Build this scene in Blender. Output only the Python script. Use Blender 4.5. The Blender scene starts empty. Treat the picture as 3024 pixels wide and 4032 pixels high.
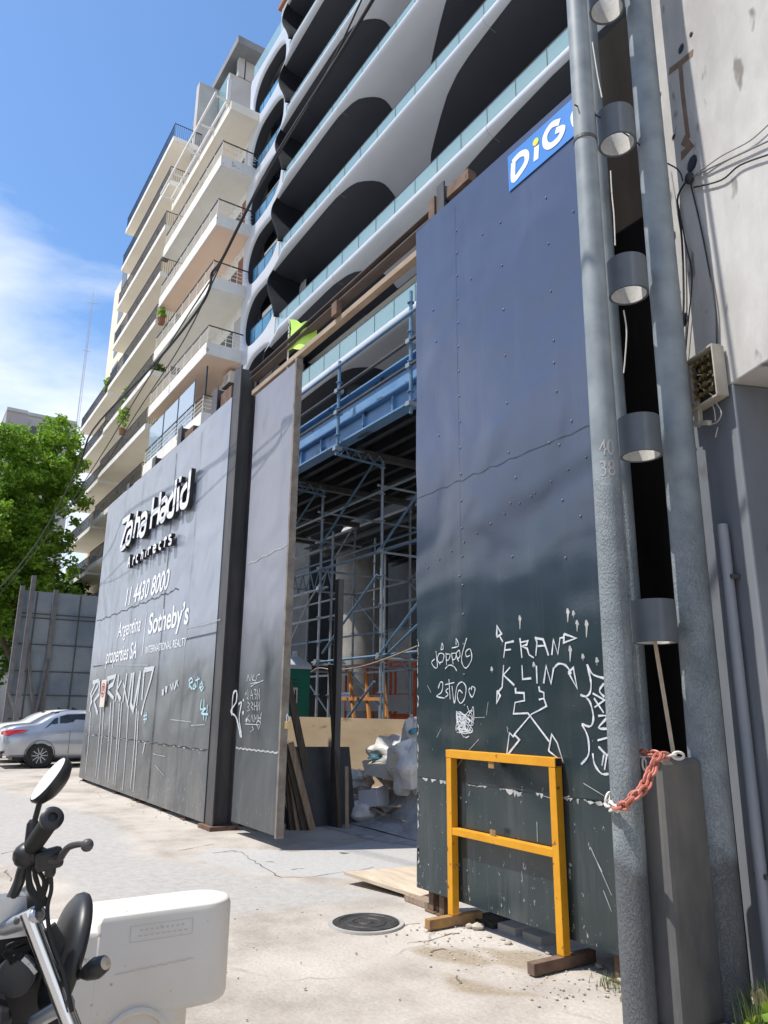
import bpy, bmesh, math, random
from mathutils import Vector, Matrix
R = math.radians
C = bpy.context.scene.collection
SC = bpy.context.scene
rnd = random.Random(7)

# ---------------------------------------------------------------- camera
EYE = Vector((0, 0, 1.55))
FOC, PITCH, ROLL, YAW = 2937.0, R(14.95), R(0.57), R(32.8)
_hd = Vector((-math.cos(YAW), math.sin(YAW), 0)); _rt = Vector((math.sin(YAW), math.cos(YAW), 0)); _up = Vector((0, 0, 1))
FW = _hd*math.cos(PITCH)+_up*math.sin(PITCH); _u2 = -_hd*math.sin(PITCH)+_up*math.cos(PITCH)
CR = _rt*math.cos(ROLL)+_u2*math.sin(ROLL); CU = _u2*math.cos(ROLL)-_rt*math.sin(ROLL)
cam = bpy.data.cameras.new('camera'); cam_o = bpy.data.objects.new('camera', cam); C.objects.link(cam_o)
cam_o.matrix_world = Matrix(((CR.x, CU.x, -FW.x, EYE.x), (CR.y, CU.y, -FW.y, EYE.y), (CR.z, CU.z, -FW.z, EYE.z), (0, 0, 0, 1)))
cam.sensor_fit = 'VERTICAL'; cam.sensor_height = 24.0; cam.lens = 24.0*FOC/4032; cam.clip_start = .05; cam.clip_end = 2000
SC.camera = cam_o
# survey helpers: the photograph's sight lines met with the scene's real planes
def ray(x, y): return (FW*FOC+CR*(x-1512)-CU*(y-2016)).normalized()
def oy(x, y, Y): d = ray(x, y); return EYE+d*(Y/d.y)
def oz(x, y, Z=0.0): d = ray(x, y); return EYE+d*((Z-EYE.z)/d.z)
def ox(x, y, X): d = ray(x, y); return EYE+d*(X/d.x)

# ---------------------------------------------------------------- light
SUN = Vector((.44, 1.0, -2.2))            # travel direction of the sunlight
elev = math.atan2(-SUN.z, math.hypot(SUN.x, SUN.y)); azim = math.atan2(-SUN.x, -SUN.y)  # compass angle of the sun from +Y
W = bpy.data.worlds.new('World'); SC.world = W; W.use_nodes = True
nt = W.node_tree; nt.nodes.clear()
def N(t, typ, **kw):
    n = t.nodes.new(typ)
    for k, v in kw.items():
        if k.startswith('i_'): n.inputs[k[2:].replace('_', ' ')].default_value = v
        else: setattr(n, k, v)
    return n
sky = N(nt, 'ShaderNodeTexSky', sky_type='NISHITA', sun_disc=False, sun_elevation=elev, sun_rotation=azim, air_density=1.0, dust_density=.4, ozone_density=2.2)
bgs = N(nt, 'ShaderNodeBackground', i_Strength=.15)
hs = N(nt, 'ShaderNodeHueSaturation', i_Saturation=1.14, i_Value=1.1)
tc = N(nt, 'ShaderNodeTexCoord'); sx = N(nt, 'ShaderNodeSeparateXYZ')
mp = N(nt, 'ShaderNodeMapping'); mp.inputs['Scale'].default_value = (1.5, 1.5, 4.2); mp.inputs['Location'].default_value = (.6, .2, .35)
n1 = N(nt, 'ShaderNodeTexNoise', i_Scale=1.8, i_Detail=8.0, i_Roughness=.55, i_Distortion=.3)
zr = N(nt, 'ShaderNodeMapRange'); zr.inputs['From Min'].default_value = .66; zr.inputs['From Max'].default_value = .27
zr.inputs['To Min'].default_value = -.17; zr.inputs['To Max'].default_value = .34
ad = N(nt, 'ShaderNodeMath', operation='ADD')
rp = N(nt, 'ShaderNodeValToRGB'); rp.color_ramp.elements[0].position = .44; rp.color_ramp.elements[1].position = .84
rp.color_ramp.elements[0].color = (0, 0, 0, 1); rp.color_ramp.elements[1].color = (.95, .95, .95, 1)
bgc = N(nt, 'ShaderNodeBackground', i_Color=(.93, .96, 1, 1), i_Strength=.95)
mx = N(nt, 'ShaderNodeMixShader'); wo = N(nt, 'ShaderNodeOutputWorld')
L = nt.links.new
L(sky.outputs[0], hs.inputs['Color']); L(hs.outputs[0], bgs.inputs[0]); L(tc.outputs['Generated'], mp.inputs[0]); L(mp.outputs[0], n1.inputs['Vector'])
L(tc.outputs['Generated'], sx.inputs[0]); L(sx.outputs['Z'], zr.inputs['Value']); L(n1.outputs[0], ad.inputs[0]); L(zr.outputs[0], ad.inputs[1])
L(ad.outputs[0], rp.inputs[0]); L(rp.outputs[0], mx.inputs[0]); L(bgs.outputs[0], mx.inputs[1]); L(bgc.outputs[0], mx.inputs[2]); L(mx.outputs[0], wo.inputs[0])
sl = bpy.data.lights.new('sun', 'SUN'); sl.energy = 4.3; sl.angle = R(.53); sl.color = (1, .955, .88)
so = bpy.data.objects.new('sun', sl); C.objects.link(so); so.rotation_euler = SUN.to_track_quat('-Z', 'Y').to_euler(); so.location = (-20, -30, 60)
vs = SC.view_settings; vs.view_transform = 'Standard'; vs.look = 'None'; vs.exposure = .42; vs.gamma = 1; vs.use_curve_mapping = False
SC.render.engine = 'CYCLES'; SC.cycles.max_bounces = 8; SC.cycles.transparent_max_bounces = 12

# ---------------------------------------------------------------- mesh helpers
class MB:
    def __init__(s): s.v = []; s.f = []
    def add(s, vs, fs):
        b = len(s.v); s.v += [tuple(v) for v in vs]; s.f += [tuple(i+b for i in f) for f in fs]; return s
    def box(s, x0, x1, y0, y1, z0, z1):
        return s.add([(x0, y0, z0), (x1, y0, z0), (x1, y1, z0), (x0, y1, z0), (x0, y0, z1), (x1, y0, z1), (x1, y1, z1), (x0, y1, z1)],
                     [(0, 3, 2, 1), (4, 5, 6, 7), (0, 1, 5, 4), (1, 2, 6, 5), (2, 3, 7, 6), (3, 0, 4, 7)])
    def ob(s, c, ax, ay, az):                       # oriented box from half axes
        c, ax, ay, az = map(Vector, (c, ax, ay, az))
        p = [c+ax*i+ay*j+az*k for k in (-1, 1) for j in (-1, 1) for i in (-1, 1)]
        return s.add(p, [(0, 2, 3, 1), (4, 5, 7, 6), (0, 1, 5, 4), (1, 3, 7, 5), (3, 2, 6, 7), (2, 0, 4, 6)])
    def bar(s, p0, p1, w, h, up=(0, 0, 1)):
        p0, p1 = Vector(p0), Vector(p1); d = (p1-p0); l = d.length; d.normalize(); u = Vector(up)
        sd = d.cross(u)
        if sd.length < 1e-3: sd = d.cross(Vector((1, 0, 0)))
        sd.normalize(); u = sd.cross(d)
        return s.ob((p0+p1)/2, d*l/2, sd*w/2, u*h/2)
    def path(s, pts, r, n=8, cap=True):
        pts = [Vector(p) for p in pts]; rs = r if isinstance(r, (list, tuple)) else [r]*len(pts)
        b = len(s.v); prev = None
        for i, p in enumerate(pts):
            d = (pts[min(i+1, len(pts)-1)]-pts[max(i-1, 0)]).normalized()
            if prev is None:
                u = d.cross(Vector((0, 0, 1)))
                if u.length < .05: u = d.cross(Vector((1, 0, 0)))
            else: u = prev-d*prev.dot(d)
            u.normalize(); prev = u; w = d.cross(u)
            s.v += [tuple(p+(u*math.cos(2*math.pi*k/n)+w*math.sin(2*math.pi*k/n))*rs[i]) for k in range(n)]
        for i in range(len(pts)-1):
            for k in range(n):
                a = b+i*n+k; c = b+i*n+(k+1) % n; s.f.append((a, c, c+n, a+n))
        if cap:
            s.f.append(tuple(b+k for k in reversed(range(n)))); e = b+(len(pts)-1)*n; s.f.append(tuple(e+k for k in range(n)))
        return s
    def tube(s, p0, p1, r0, r1=None, n=10): return s.path([p0, p1], [r0, r1 if r1 is not None else r0], n)
    def grid(s, rows, close=False):
        b = len(s.v); m = len(rows[0])
        for r in rows: s.v += [tuple(p) for p in r]
        for i in range(len(rows)-1):
            for k in range(m if close else m-1):
                k2 = (k+1) % m; s.f.append((b+i*m+k, b+i*m+k2, b+(i+1)*m+k2, b+(i+1)*m+k))
        return s
    def lathe(s, prof, c, axis=(0, 0, 1), n=24):
        c = Vector(c); a = Vector(axis).normalized(); u = a.cross(Vector((0, 0, 1)))
        if u.length < .05: u = Vector((1, 0, 0))
        u.normalize(); w = a.cross(u)
        return s.grid([[c+a*h+(u*math.cos(2*math.pi*k/n)+w*math.sin(2*math.pi*k/n))*r for k in range(n)] for r, h in prof], True)
    def prism(s, poly, d):                           # closed 3D polygon pushed along d
        m = len(poly); d = Vector(d); p = [Vector(q) for q in poly]
        return s.add(p+[q+d for q in p], [tuple(reversed(range(m))), tuple(range(m, 2*m))]+[(i, (i+1) % m, (i+1) % m+m, i+m) for i in range(m)])
    def ball(s, c, r, n=8, sc=(1, 1, 1)):
        c = Vector(c)
        return s.grid([[c+Vector((r*sc[0]*math.sin(math.pi*i/n)*math.cos(2*math.pi*k/(2*n)), r*sc[1]*math.sin(math.pi*i/n)*math.sin(2*math.pi*k/(2*n)), r*sc[2]*math.cos(math.pi*i/n))) for k in range(2*n)] for i in range(n+1)], True)
    def ribbon(s, pts, w, nrm=(0, -1, 0), lift=.00003):
        nrm = Vector(nrm); pts = [Vector(p) for p in pts]; b = len(s.v); ws = w if isinstance(w, (list, tuple)) else [w]*len(pts)
        for i, p in enumerate(pts):
            d0 = (p-pts[i-1]).normalized() if i else None; d1 = (pts[i+1]-p).normalized() if i < len(pts)-1 else None
            d = (d0+d1) if (d0 and d1) else (d0 or d1)
            if d.length < .2: d = d0
            d.normalize(); sd = nrm.cross(d)
            k = 1.0
            if d0 and d1: k = min(1.6, 1/max(.4, abs(sd.dot(nrm.cross(d0)))))
            q = p+nrm*lift*i
            s.v += [tuple(q+sd*ws[i]*k/2), tuple(q-sd*ws[i]*k/2)]
        for i in range(len(pts)-1): s.f.append((b+2*i, b+2*i+1, b+2*i+3, b+2*i+2))
        return s
    def build(s, name, m, parent=None, smooth=False, bevel=0, kind=None, label=None, sharp=40):
        me = bpy.data.meshes.new(name); off = Vector((0, 0, 0)); q = parent
        while q is not None: off += q.location; q = q.parent
        me.from_pydata([tuple(Vector(v)-off) for v in s.v], [], s.f); me.materials.append(m)
        o = bpy.data.objects.new(name, me); C.objects.link(o)
        if parent is not None: o.parent = parent
        if smooth:
            me.polygons.foreach_set('use_smooth', [True]*len(me.polygons)); me.update()
            me.set_sharp_from_angle(angle=R(sharp))
        if bevel:
            bv = o.modifiers.new('bevel', 'BEVEL'); bv.width = bevel; bv.segments = 2; bv.limit_method = 'ANGLE'
        if kind: o['kind'] = kind
        if label: o['label'] = label
        return o
def tag(o, label, cat, group=None):
    o['label'] = label; o['category'] = cat
    if group: o['group'] = group
    return o
def thing(name, label, cat, loc=(0, 0, 0), group=None):
    o = bpy.data.objects.new(name, None); C.objects.link(o); o.location = loc; o.empty_display_size = .2
    return tag(o, label, cat, group)
def dup(root, loc, label, rz=0):                    # a copy of a thing, its parts and their sub-parts
    r = root.copy(); C.objects.link(r); r.location = loc; r.rotation_euler = (0, 0, rz); r['label'] = label
    def rec(a, b):
        for ch in a.children:
            c = ch.copy(); C.objects.link(c); c.parent = b; rec(ch, c)
    rec(root, r)
    return r
def parts(name, boxes, m, par):
    return [MB().box(*b).build(name, m, par) for b in boxes]
def text_mesh(txt, x0, x1, z0, z1, Y, name, m, parent, shear=0.0, bold=0.0, rise=0.0):
    cu = bpy.data.curves.new(name, 'FONT'); cu.body = txt; cu.shear = shear; cu.offset = bold; cu.fill_mode = 'FRONT'
    o = bpy.data.objects.new(name+'_src', cu); C.objects.link(o)
    me = bpy.data.meshes.new_from_object(o.evaluated_get(bpy.context.evaluated_depsgraph_get()))
    bpy.data.objects.remove(o); bpy.data.curves.remove(cu)
    xs = [v.co.x for v in me.vertices]; ys = [v.co.y for v in me.vertices]
    a, b, c, d = min(xs), max(xs), min(ys), max(ys); off = Vector((0, 0, 0)); q = parent
    while q is not None: off += q.location; q = q.parent
    for v in me.vertices:
        u = (v.co.x-a)/(b-a)
        v.co = Vector((x0+(x1-x0)*u, Y, z0+(z1-z0)*(v.co.y-c)/(d-c)+rise*u))-off
    me.name = name; me.materials.clear(); me.materials.append(m)
    t = bpy.data.objects.new(name, me); C.objects.link(t); t.parent = parent
    return t

# ---------------------------------------------------------------- materials
def ramp(t, pts):
    n = t.nodes.new('ShaderNodeValToRGB'); e = n.color_ramp.elements
    while len(e) < len(pts): e.new(.5)
    for i, (p, c) in enumerate(pts): e[i].position = p; e[i].color = tuple(c)+(1,) if len(c) == 3 else c
    return n
def mk(name, c1, c2=None, scale=3.0, rough=.6, bump=0.0, bscale=None, metal=0.0, spec=.5, stretch=(1, 1, 1), lo=.35, hi=.65, detail=5, c3=None, s3=12, t3=.62, alpha=1, trans=0, coat=0, bdist=.01):
    m = bpy.data.materials.new(name); m.use_nodes = True; t = m.node_tree; b = t.nodes['Principled BSDF']
    b.inputs['Roughness'].default_value = rough; b.inputs['Metallic'].default_value = metal; b.inputs['Specular IOR Level'].default_value = spec
    b.inputs['Alpha'].default_value = alpha; b.inputs['Transmission Weight'].default_value = trans; b.inputs['Coat Weight'].default_value = coat
    b.inputs['Base Color'].default_value = tuple(c1)+(1,)
    g = t.nodes.new('ShaderNodeNewGeometry'); mpn = t.nodes.new('ShaderNodeMapping'); mpn.inputs['Scale'].default_value = stretch
    t.links.new(g.outputs['Position'], mpn.inputs[0])
    if c2 is not None:
        nz = N(t, 'ShaderNodeTexNoise', i_Scale=scale, i_Detail=detail, i_Roughness=.6); t.links.new(mpn.outputs[0], nz.inputs['Vector'])
        r = ramp(t, [(lo, c1), (hi, c2)]); t.links.new(nz.outputs[0], r.inputs[0]); src = r.outputs[0]
        if c3 is not None:
            nz3 = N(t, 'ShaderNodeTexNoise', i_Scale=s3, i_Detail=3.0); t.links.new(mpn.outputs[0], nz3.inputs['Vector'])
            r3 = ramp(t, [(t3, (0, 0, 0)), (t3+.05, (1, 1, 1))]); t.links.new(nz3.outputs[0], r3.inputs[0])
            mxn = t.nodes.new('ShaderNodeMix'); mxn.data_type = 'RGBA'; t.links.new(r3.outputs[0], mxn.inputs['Factor']); t.links.new(src, mxn.inputs[6]); mxn.inputs[7].default_value = tuple(c3)+(1,); src = mxn.outputs[2]
        t.links.new(src, b.inputs['Base Color'])
    if bump:
        nb = N(t, 'ShaderNodeTexNoise', i_Scale=bscale or scale*6, i_Detail=6.0); t.links.new(mpn.outputs[0], nb.inputs['Vector'])
        bp = t.nodes.new('ShaderNodeBump'); bp.inputs['Strength'].default_value = bump; bp.inputs['Distance'].default_value = bdist
        t.links.new(nb.outputs[0], bp.inputs['Height']); t.links.new(bp.outputs[0], b.inputs['Normal'])
    return m
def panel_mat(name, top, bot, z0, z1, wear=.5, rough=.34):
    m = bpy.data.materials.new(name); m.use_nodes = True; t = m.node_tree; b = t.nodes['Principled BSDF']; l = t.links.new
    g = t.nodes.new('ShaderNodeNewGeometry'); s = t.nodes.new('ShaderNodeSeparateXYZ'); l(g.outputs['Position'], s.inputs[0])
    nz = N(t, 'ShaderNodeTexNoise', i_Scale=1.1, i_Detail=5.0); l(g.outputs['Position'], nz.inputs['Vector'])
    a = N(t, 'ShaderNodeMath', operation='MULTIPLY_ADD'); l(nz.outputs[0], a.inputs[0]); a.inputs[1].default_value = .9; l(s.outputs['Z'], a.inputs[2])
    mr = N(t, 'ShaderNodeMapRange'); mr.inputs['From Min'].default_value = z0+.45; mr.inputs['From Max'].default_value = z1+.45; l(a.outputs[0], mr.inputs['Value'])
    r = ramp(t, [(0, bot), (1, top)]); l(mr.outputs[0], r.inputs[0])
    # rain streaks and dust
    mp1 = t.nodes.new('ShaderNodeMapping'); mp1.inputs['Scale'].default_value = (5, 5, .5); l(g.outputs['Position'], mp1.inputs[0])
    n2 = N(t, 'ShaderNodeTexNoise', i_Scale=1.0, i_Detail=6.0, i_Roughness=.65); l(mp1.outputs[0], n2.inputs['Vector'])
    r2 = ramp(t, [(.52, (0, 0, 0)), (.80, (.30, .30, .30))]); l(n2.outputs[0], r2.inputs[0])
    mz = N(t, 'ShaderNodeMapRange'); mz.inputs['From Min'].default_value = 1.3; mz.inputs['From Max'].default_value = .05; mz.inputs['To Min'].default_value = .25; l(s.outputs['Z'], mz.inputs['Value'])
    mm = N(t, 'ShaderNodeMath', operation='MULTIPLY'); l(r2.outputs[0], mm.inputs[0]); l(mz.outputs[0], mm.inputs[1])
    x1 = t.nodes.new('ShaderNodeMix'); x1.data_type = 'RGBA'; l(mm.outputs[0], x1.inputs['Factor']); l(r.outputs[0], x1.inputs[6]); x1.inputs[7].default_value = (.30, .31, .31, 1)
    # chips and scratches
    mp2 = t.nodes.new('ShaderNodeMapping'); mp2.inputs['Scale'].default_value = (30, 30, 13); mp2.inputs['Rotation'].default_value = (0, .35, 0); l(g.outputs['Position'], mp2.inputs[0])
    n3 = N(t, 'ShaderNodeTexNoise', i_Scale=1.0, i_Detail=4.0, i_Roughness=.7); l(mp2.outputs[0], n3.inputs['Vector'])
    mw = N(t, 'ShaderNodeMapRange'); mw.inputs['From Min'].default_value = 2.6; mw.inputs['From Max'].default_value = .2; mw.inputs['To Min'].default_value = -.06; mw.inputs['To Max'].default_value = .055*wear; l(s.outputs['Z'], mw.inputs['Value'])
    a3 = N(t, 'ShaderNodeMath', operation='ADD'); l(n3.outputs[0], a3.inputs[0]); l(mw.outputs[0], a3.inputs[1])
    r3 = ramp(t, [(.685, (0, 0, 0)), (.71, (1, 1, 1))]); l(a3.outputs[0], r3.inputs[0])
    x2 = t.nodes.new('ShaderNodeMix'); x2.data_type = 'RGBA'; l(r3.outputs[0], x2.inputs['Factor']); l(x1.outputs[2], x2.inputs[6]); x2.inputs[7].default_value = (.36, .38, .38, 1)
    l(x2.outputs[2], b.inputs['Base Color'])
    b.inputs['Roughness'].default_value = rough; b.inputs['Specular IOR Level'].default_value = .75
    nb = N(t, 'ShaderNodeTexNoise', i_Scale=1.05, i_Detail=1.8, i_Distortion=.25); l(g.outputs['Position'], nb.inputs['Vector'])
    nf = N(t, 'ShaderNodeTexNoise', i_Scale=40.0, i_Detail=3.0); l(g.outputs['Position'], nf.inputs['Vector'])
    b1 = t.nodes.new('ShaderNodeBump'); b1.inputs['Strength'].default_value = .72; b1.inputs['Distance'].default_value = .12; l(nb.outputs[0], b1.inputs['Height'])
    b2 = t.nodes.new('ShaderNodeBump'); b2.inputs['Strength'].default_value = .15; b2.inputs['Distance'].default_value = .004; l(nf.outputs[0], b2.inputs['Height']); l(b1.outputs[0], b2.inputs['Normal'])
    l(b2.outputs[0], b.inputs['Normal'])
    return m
M = {}
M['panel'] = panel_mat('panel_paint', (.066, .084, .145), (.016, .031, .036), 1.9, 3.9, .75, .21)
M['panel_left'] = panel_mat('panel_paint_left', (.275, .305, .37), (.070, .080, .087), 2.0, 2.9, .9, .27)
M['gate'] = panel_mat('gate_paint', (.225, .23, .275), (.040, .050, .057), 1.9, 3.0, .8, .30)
M['white_paint'] = mk('white_paint', (.85, .86, .88), rough=.5)
M['spray'] = mk('white_spray', (.72, .74, .76), (.42, .46, .49), scale=26, rough=.6)
M['spray_blue'] = mk('pale_blue_spray', (.45, .68, .75), rough=.6)
M['chip'] = mk('bare_chip', (.52, .52, .50), (.30, .31, .31), scale=14, rough=.6)
M['scrib'] = mk('dark_seam', (.012, .013, .015), rough=.6)
M['black'] = mk('black_paint', (.012, .013, .016), (.02, .02, .022), scale=5, rough=.45)
M['steel_dark'] = mk('dark_steel', (.05, .05, .056), (.085, .078, .074), scale=6, rough=.5, bump=.15, stretch=(1, 1, .3))
M['steel_rust'] = mk('rusty_steel', (.10, .06, .04), (.20, .12, .075), scale=9, rough=.8, bump=.3, c3=(.05, .04, .04), s3=18)
M['rail_tan'] = mk('weathered_rail', (.42, .33, .24), (.28, .2, .14), scale=8, rough=.7, bump=.2, stretch=(.2, 1, 1))
M['rail_brown'] = mk('brown_rail', (.06, .05, .05), (.13, .10, .085), scale=6, rough=.6, stretch=(.2, 1, 1))
M['yellow'] = mk('yellow_paint', (.62, .27, .006), (.70, .33, .012), scale=6, rough=.5, bump=.1, c3=(.16, .08, .03), s3=17, t3=.655)
M['yellow_old'] = mk('worn_yellow_paint', (.40, .22, .06), (.22, .13, .07), scale=11, rough=.75, bump=.2)
M['foot_rust'] = mk('rusty_foot', (.12, .075, .055), (.19, .12, .08), scale=14, rough=.85, bump=.2)
M['concrete'] = mk('concrete', (.30, .29, .27), (.42, .40, .37), scale=2.5, rough=.9, bump=.3, bscale=25)
M['glass'] = mk('balcony_glass', (.33, .50, .53), rough=.04, spec=.8, alpha=.58)
M['glass_dark'] = mk('window_glass', (.015, .02, .028), (.03, .04, .05), scale=.7, rough=.06, spec=.7)
M['cladding'] = mk('white_cladding', (.52, .54, .575), (.56, .58, .615), scale=.6, rough=.30, spec=.6)
M['roof_grey'] = mk('roof_grey', (.16, .17, .18), (.20, .21, .22), scale=1, rough=.7)
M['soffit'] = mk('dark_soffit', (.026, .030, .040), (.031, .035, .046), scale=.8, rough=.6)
M['cream_in'] = mk('cream_ceiling', (.80, .77, .68), rough=.8)
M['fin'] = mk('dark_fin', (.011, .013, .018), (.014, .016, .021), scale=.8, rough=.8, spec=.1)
M['void'] = mk('gap_shade', (.016, .014, .013), (.03, .026, .024), scale=3, rough=.9, spec=.05, stretch=(1, 1, .2))  # near-black colour in place of the shade between the poles
M['joint'] = mk('joint', (.03, .035, .04), rough=.5)
M['stucco'] = mk('white_stucco', (.78, .75, .70), (.68, .65, .60), scale=1.2, rough=.9, bump=.1, c3=(.36, .34, .31), s3=3.5, t3=.66, stretch=(1, 1, .5))
M['stucco_grey'] = mk('grey_render', (.40, .39, .38), (.46, .45, .44), scale=.9, rough=.9, bump=.1)
M['soffit_cream'] = mk('cream_soffit', (.82, .76, .66), (.78, .71, .61), scale=.8, rough=.9)
M['soffit_peach'] = mk('peach_soffit', (.82, .62, .49), (.78, .58, .45), scale=.8, rough=.9)
M['soffit_white'] = mk('white_soffit', (.76, .74, .69), (.70, .68, .63), scale=.8, rough=.9)
M['cream'] = mk('cream_render', (.76, .68, .55), (.70, .61, .48), scale=1, rough=.9)
M['rail_dark'] = mk('dark_railing', (.02, .025, .04), rough=.4)
M['rail_white'] = mk('white_railing', (.72, .70, .67), rough=.5)
M['tube'] = mk('galvanised_tube', (.25, .30, .35), (.36, .40, .44), scale=6, rough=.42, metal=.35)
M['tube_blue'] = mk('blue_tube', (.10, .19, .30), (.16, .27, .39), scale=5, rough=.45, metal=.1)
M['beam_blue'] = mk('blue_beam', (.10, .23, .42), (.16, .31, .50), scale=2.4, rough=.45, bump=.1, c3=(.045, .08, .14), s3=5, t3=.62, stretch=(.5, 1, 1))
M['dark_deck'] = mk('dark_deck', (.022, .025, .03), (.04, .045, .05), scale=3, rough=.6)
M['ply'] = mk('plywood', (.36, .27, .175), (.45, .35, .24), scale=2.2, rough=.75, stretch=(.25, 1, 1), c3=(.24, .16, .10), s3=6, t3=.66)
M['wood'] = mk('weathered_wood', (.22, .15, .10), (.34, .26, .19), scale=5, rough=.85, stretch=(6, 6, .6), bump=.2)
M['wood_dark'] = mk('dark_wood', (.045, .035, .03), (.09, .07, .055), scale=5, rough=.85, stretch=(6, 6, .6), bump=.2)
M['wood_pale'] = mk('pale_timber', (.58, .48, .36), (.45, .36, .26), scale=3, rough=.85, stretch=(1, 4, 4), bump=.15)
M['green'] = mk('green_plastic', (.006, .17, .115), (.008, .20, .135), scale=2, rough=.4)
M['plastic_white'] = mk('white_plastic_roof', (.62, .68, .75), rough=.45)
M['orange'] = mk('orange_paint', (.60, .10, .025), (.48, .075, .02), scale=4, rough=.5)
M['orange_wood'] = mk('orange_timber', (.55, .23, .05), (.45, .18, .04), scale=4, rough=.6)
M['bag'] = mk('white_sack', (.80, .78, .74), (.70, .68, .64), scale=4, rough=.75, bump=.6, bscale=14, bdist=.03)
M['bag_grey'] = mk('grey_sack', (.62, .61, .58), (.54, .53, .51), scale=4, rough=.7, bump=.6, bscale=12, bdist=.03)
M['blue_plastic'] = mk('blue_plastic', (.06, .28, .42), rough=.4)
M['rubble'] = mk('rubble', (.26, .26, .26), (.42, .41, .40), scale=5, rough=.95, bump=.6, bscale=22, bdist=.03)
M['card'] = mk('pale_board', (.58, .52, .42), (.50, .45, .37), scale=2, rough=.8)
M['flag'] = mk('lime_cloth', (.56, .90, .10), (.60, .92, .22), scale=3, rough=.8)
M['brass'] = mk('brass', (.55, .40, .16), rough=.35, metal=.9)
M['chrome'] = mk('bright_steel', (.66, .67, .69), rough=.18, metal=1)
M['alu'] = mk('aluminium', (.52, .54, .56), (.42, .44, .46), scale=12, rough=.38, metal=.8)
M['mirror'] = mk('mirror', (.9, .92, .94), rough=.02, metal=1)
M['moto_black'] = mk('black_plastic', (.012, .012, .013), (.02, .02, .021), scale=9, rough=.42)
M['rubber'] = mk('rubber', (.018, .018, .018), rough=.75)
M['barrier'] = mk('white_plastic', (.66, .62, .55), (.72, .68, .62), scale=2.5, rough=.55, bump=.12, bscale=9, c3=(.40, .36, .30), s3=22, t3=.69)
M['collar'] = mk('collar_paint', (.095, .112, .13), (.125, .14, .155), scale=4, rough=.6, bump=.1)
M['rivet'] = mk('rivet', (.12, .135, .19), rough=.3, spec=.6)
M['lining'] = mk('bare_lining', (.66, .65, .62), (.56, .55, .52), scale=30, rough=.9, bump=.3)
M['pole'] = None
M['sign_blue'] = mk('blue_sign', (.05, .22, .62), (.06, .25, .66), scale=3, rough=.4)
M['sign_yellow'] = mk('sign_yellow', (.78, .78, .06), rough=.4)
M['red'] = mk('red_enamel', (.62, .03, .02), rough=.4)
M['ink'] = mk('black_ink', (.015, .015, .018), rough=.5)
M['silver'] = mk('silver_car_paint', (.42, .45, .50), rough=.28, metal=.55, coat=.8)
M['car_white'] = mk('white_car_paint', (.78, .78, .76), rough=.3, coat=.8)
M['tail'] = mk('tail_light', (.45, .008, .01), rough=.15, coat=.6)
M['grate'] = mk('cast_iron', (.035, .035, .037), (.08, .075, .07), scale=14, rough=.6, bump=.4, metal=.4)
M['brick'] = mk('red_brick', (.30, .13, .08), (.20, .09, .06), scale=8, rough=.9, bump=.3)
M['stone'] = mk('stone', (.50, .44, .36), (.38, .33, .27), scale=10, rough=.95, bump=.4)
M['pvc'] = mk('grey_pvc', (.22, .24, .28), (.30, .31, .33), scale=3, rough=.5, stretch=(1, 1, .3))
M['cable'] = mk('cable', (.018, .018, .02), rough=.6)
M['cable_grey'] = mk('grey_cable', (.22, .22, .22), rough=.6)
M['box_old'] = mk('yellowed_plastic', (.50, .46, .38), (.40, .36, .29), scale=9, rough=.6)
M['chain_red'] = mk('red_chain', (.42, .12, .08), (.50, .18, .13), scale=30, rough=.5)
M['chain_white'] = mk('white_chain', (.66, .63, .58), rough=.5)
def leaf_mat(name, a, b, c):
    m = mk(name, a, b, scale=.9, rough=.5, c3=c, s3=7, t3=.55, spec=.3)
    t = m.node_tree; p = t.nodes['Principled BSDF']; out = [n for n in t.nodes if n.type == 'OUTPUT_MATERIAL'][0]
    tr = t.nodes.new('ShaderNodeBsdfTranslucent'); mxs = t.nodes.new('ShaderNodeMixShader'); mxs.inputs[0].default_value = .42
    s = p.inputs['Base Color'].links[0].from_socket; t.links.new(s, tr.inputs[0]); t.links.new(p.outputs[0], mxs.inputs[1]); t.links.new(tr.outputs[0], mxs.inputs[2]); t.links.new(mxs.outputs[0], out.inputs[0])
    return m
M['leaf'] = leaf_mat('leaf', (.11, .24, .022), (.21, .37, .035), (.32, .46, .06))
M['leaf_yellow'] = leaf_mat('leaf_yellow', (.22, .34, .02), (.30, .42, .04), (.16, .27, .03))
M['leaf_dark'] = leaf_mat('leaf_dark', (.05, .115, .02), (.085, .17, .03), (.13, .22, .045))
M['grass'] = leaf_mat('grass_blade', (.10, .15, .03), (.20, .22, .07), (.07, .13, .02))
M['bark'] = mk('bark', (.09, .07, .05), (.14, .11, .08), scale=4, rough=.95, bump=.4)
M['petal'] = mk('red_petal', (.6, .02, .04), rough=.6)
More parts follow.
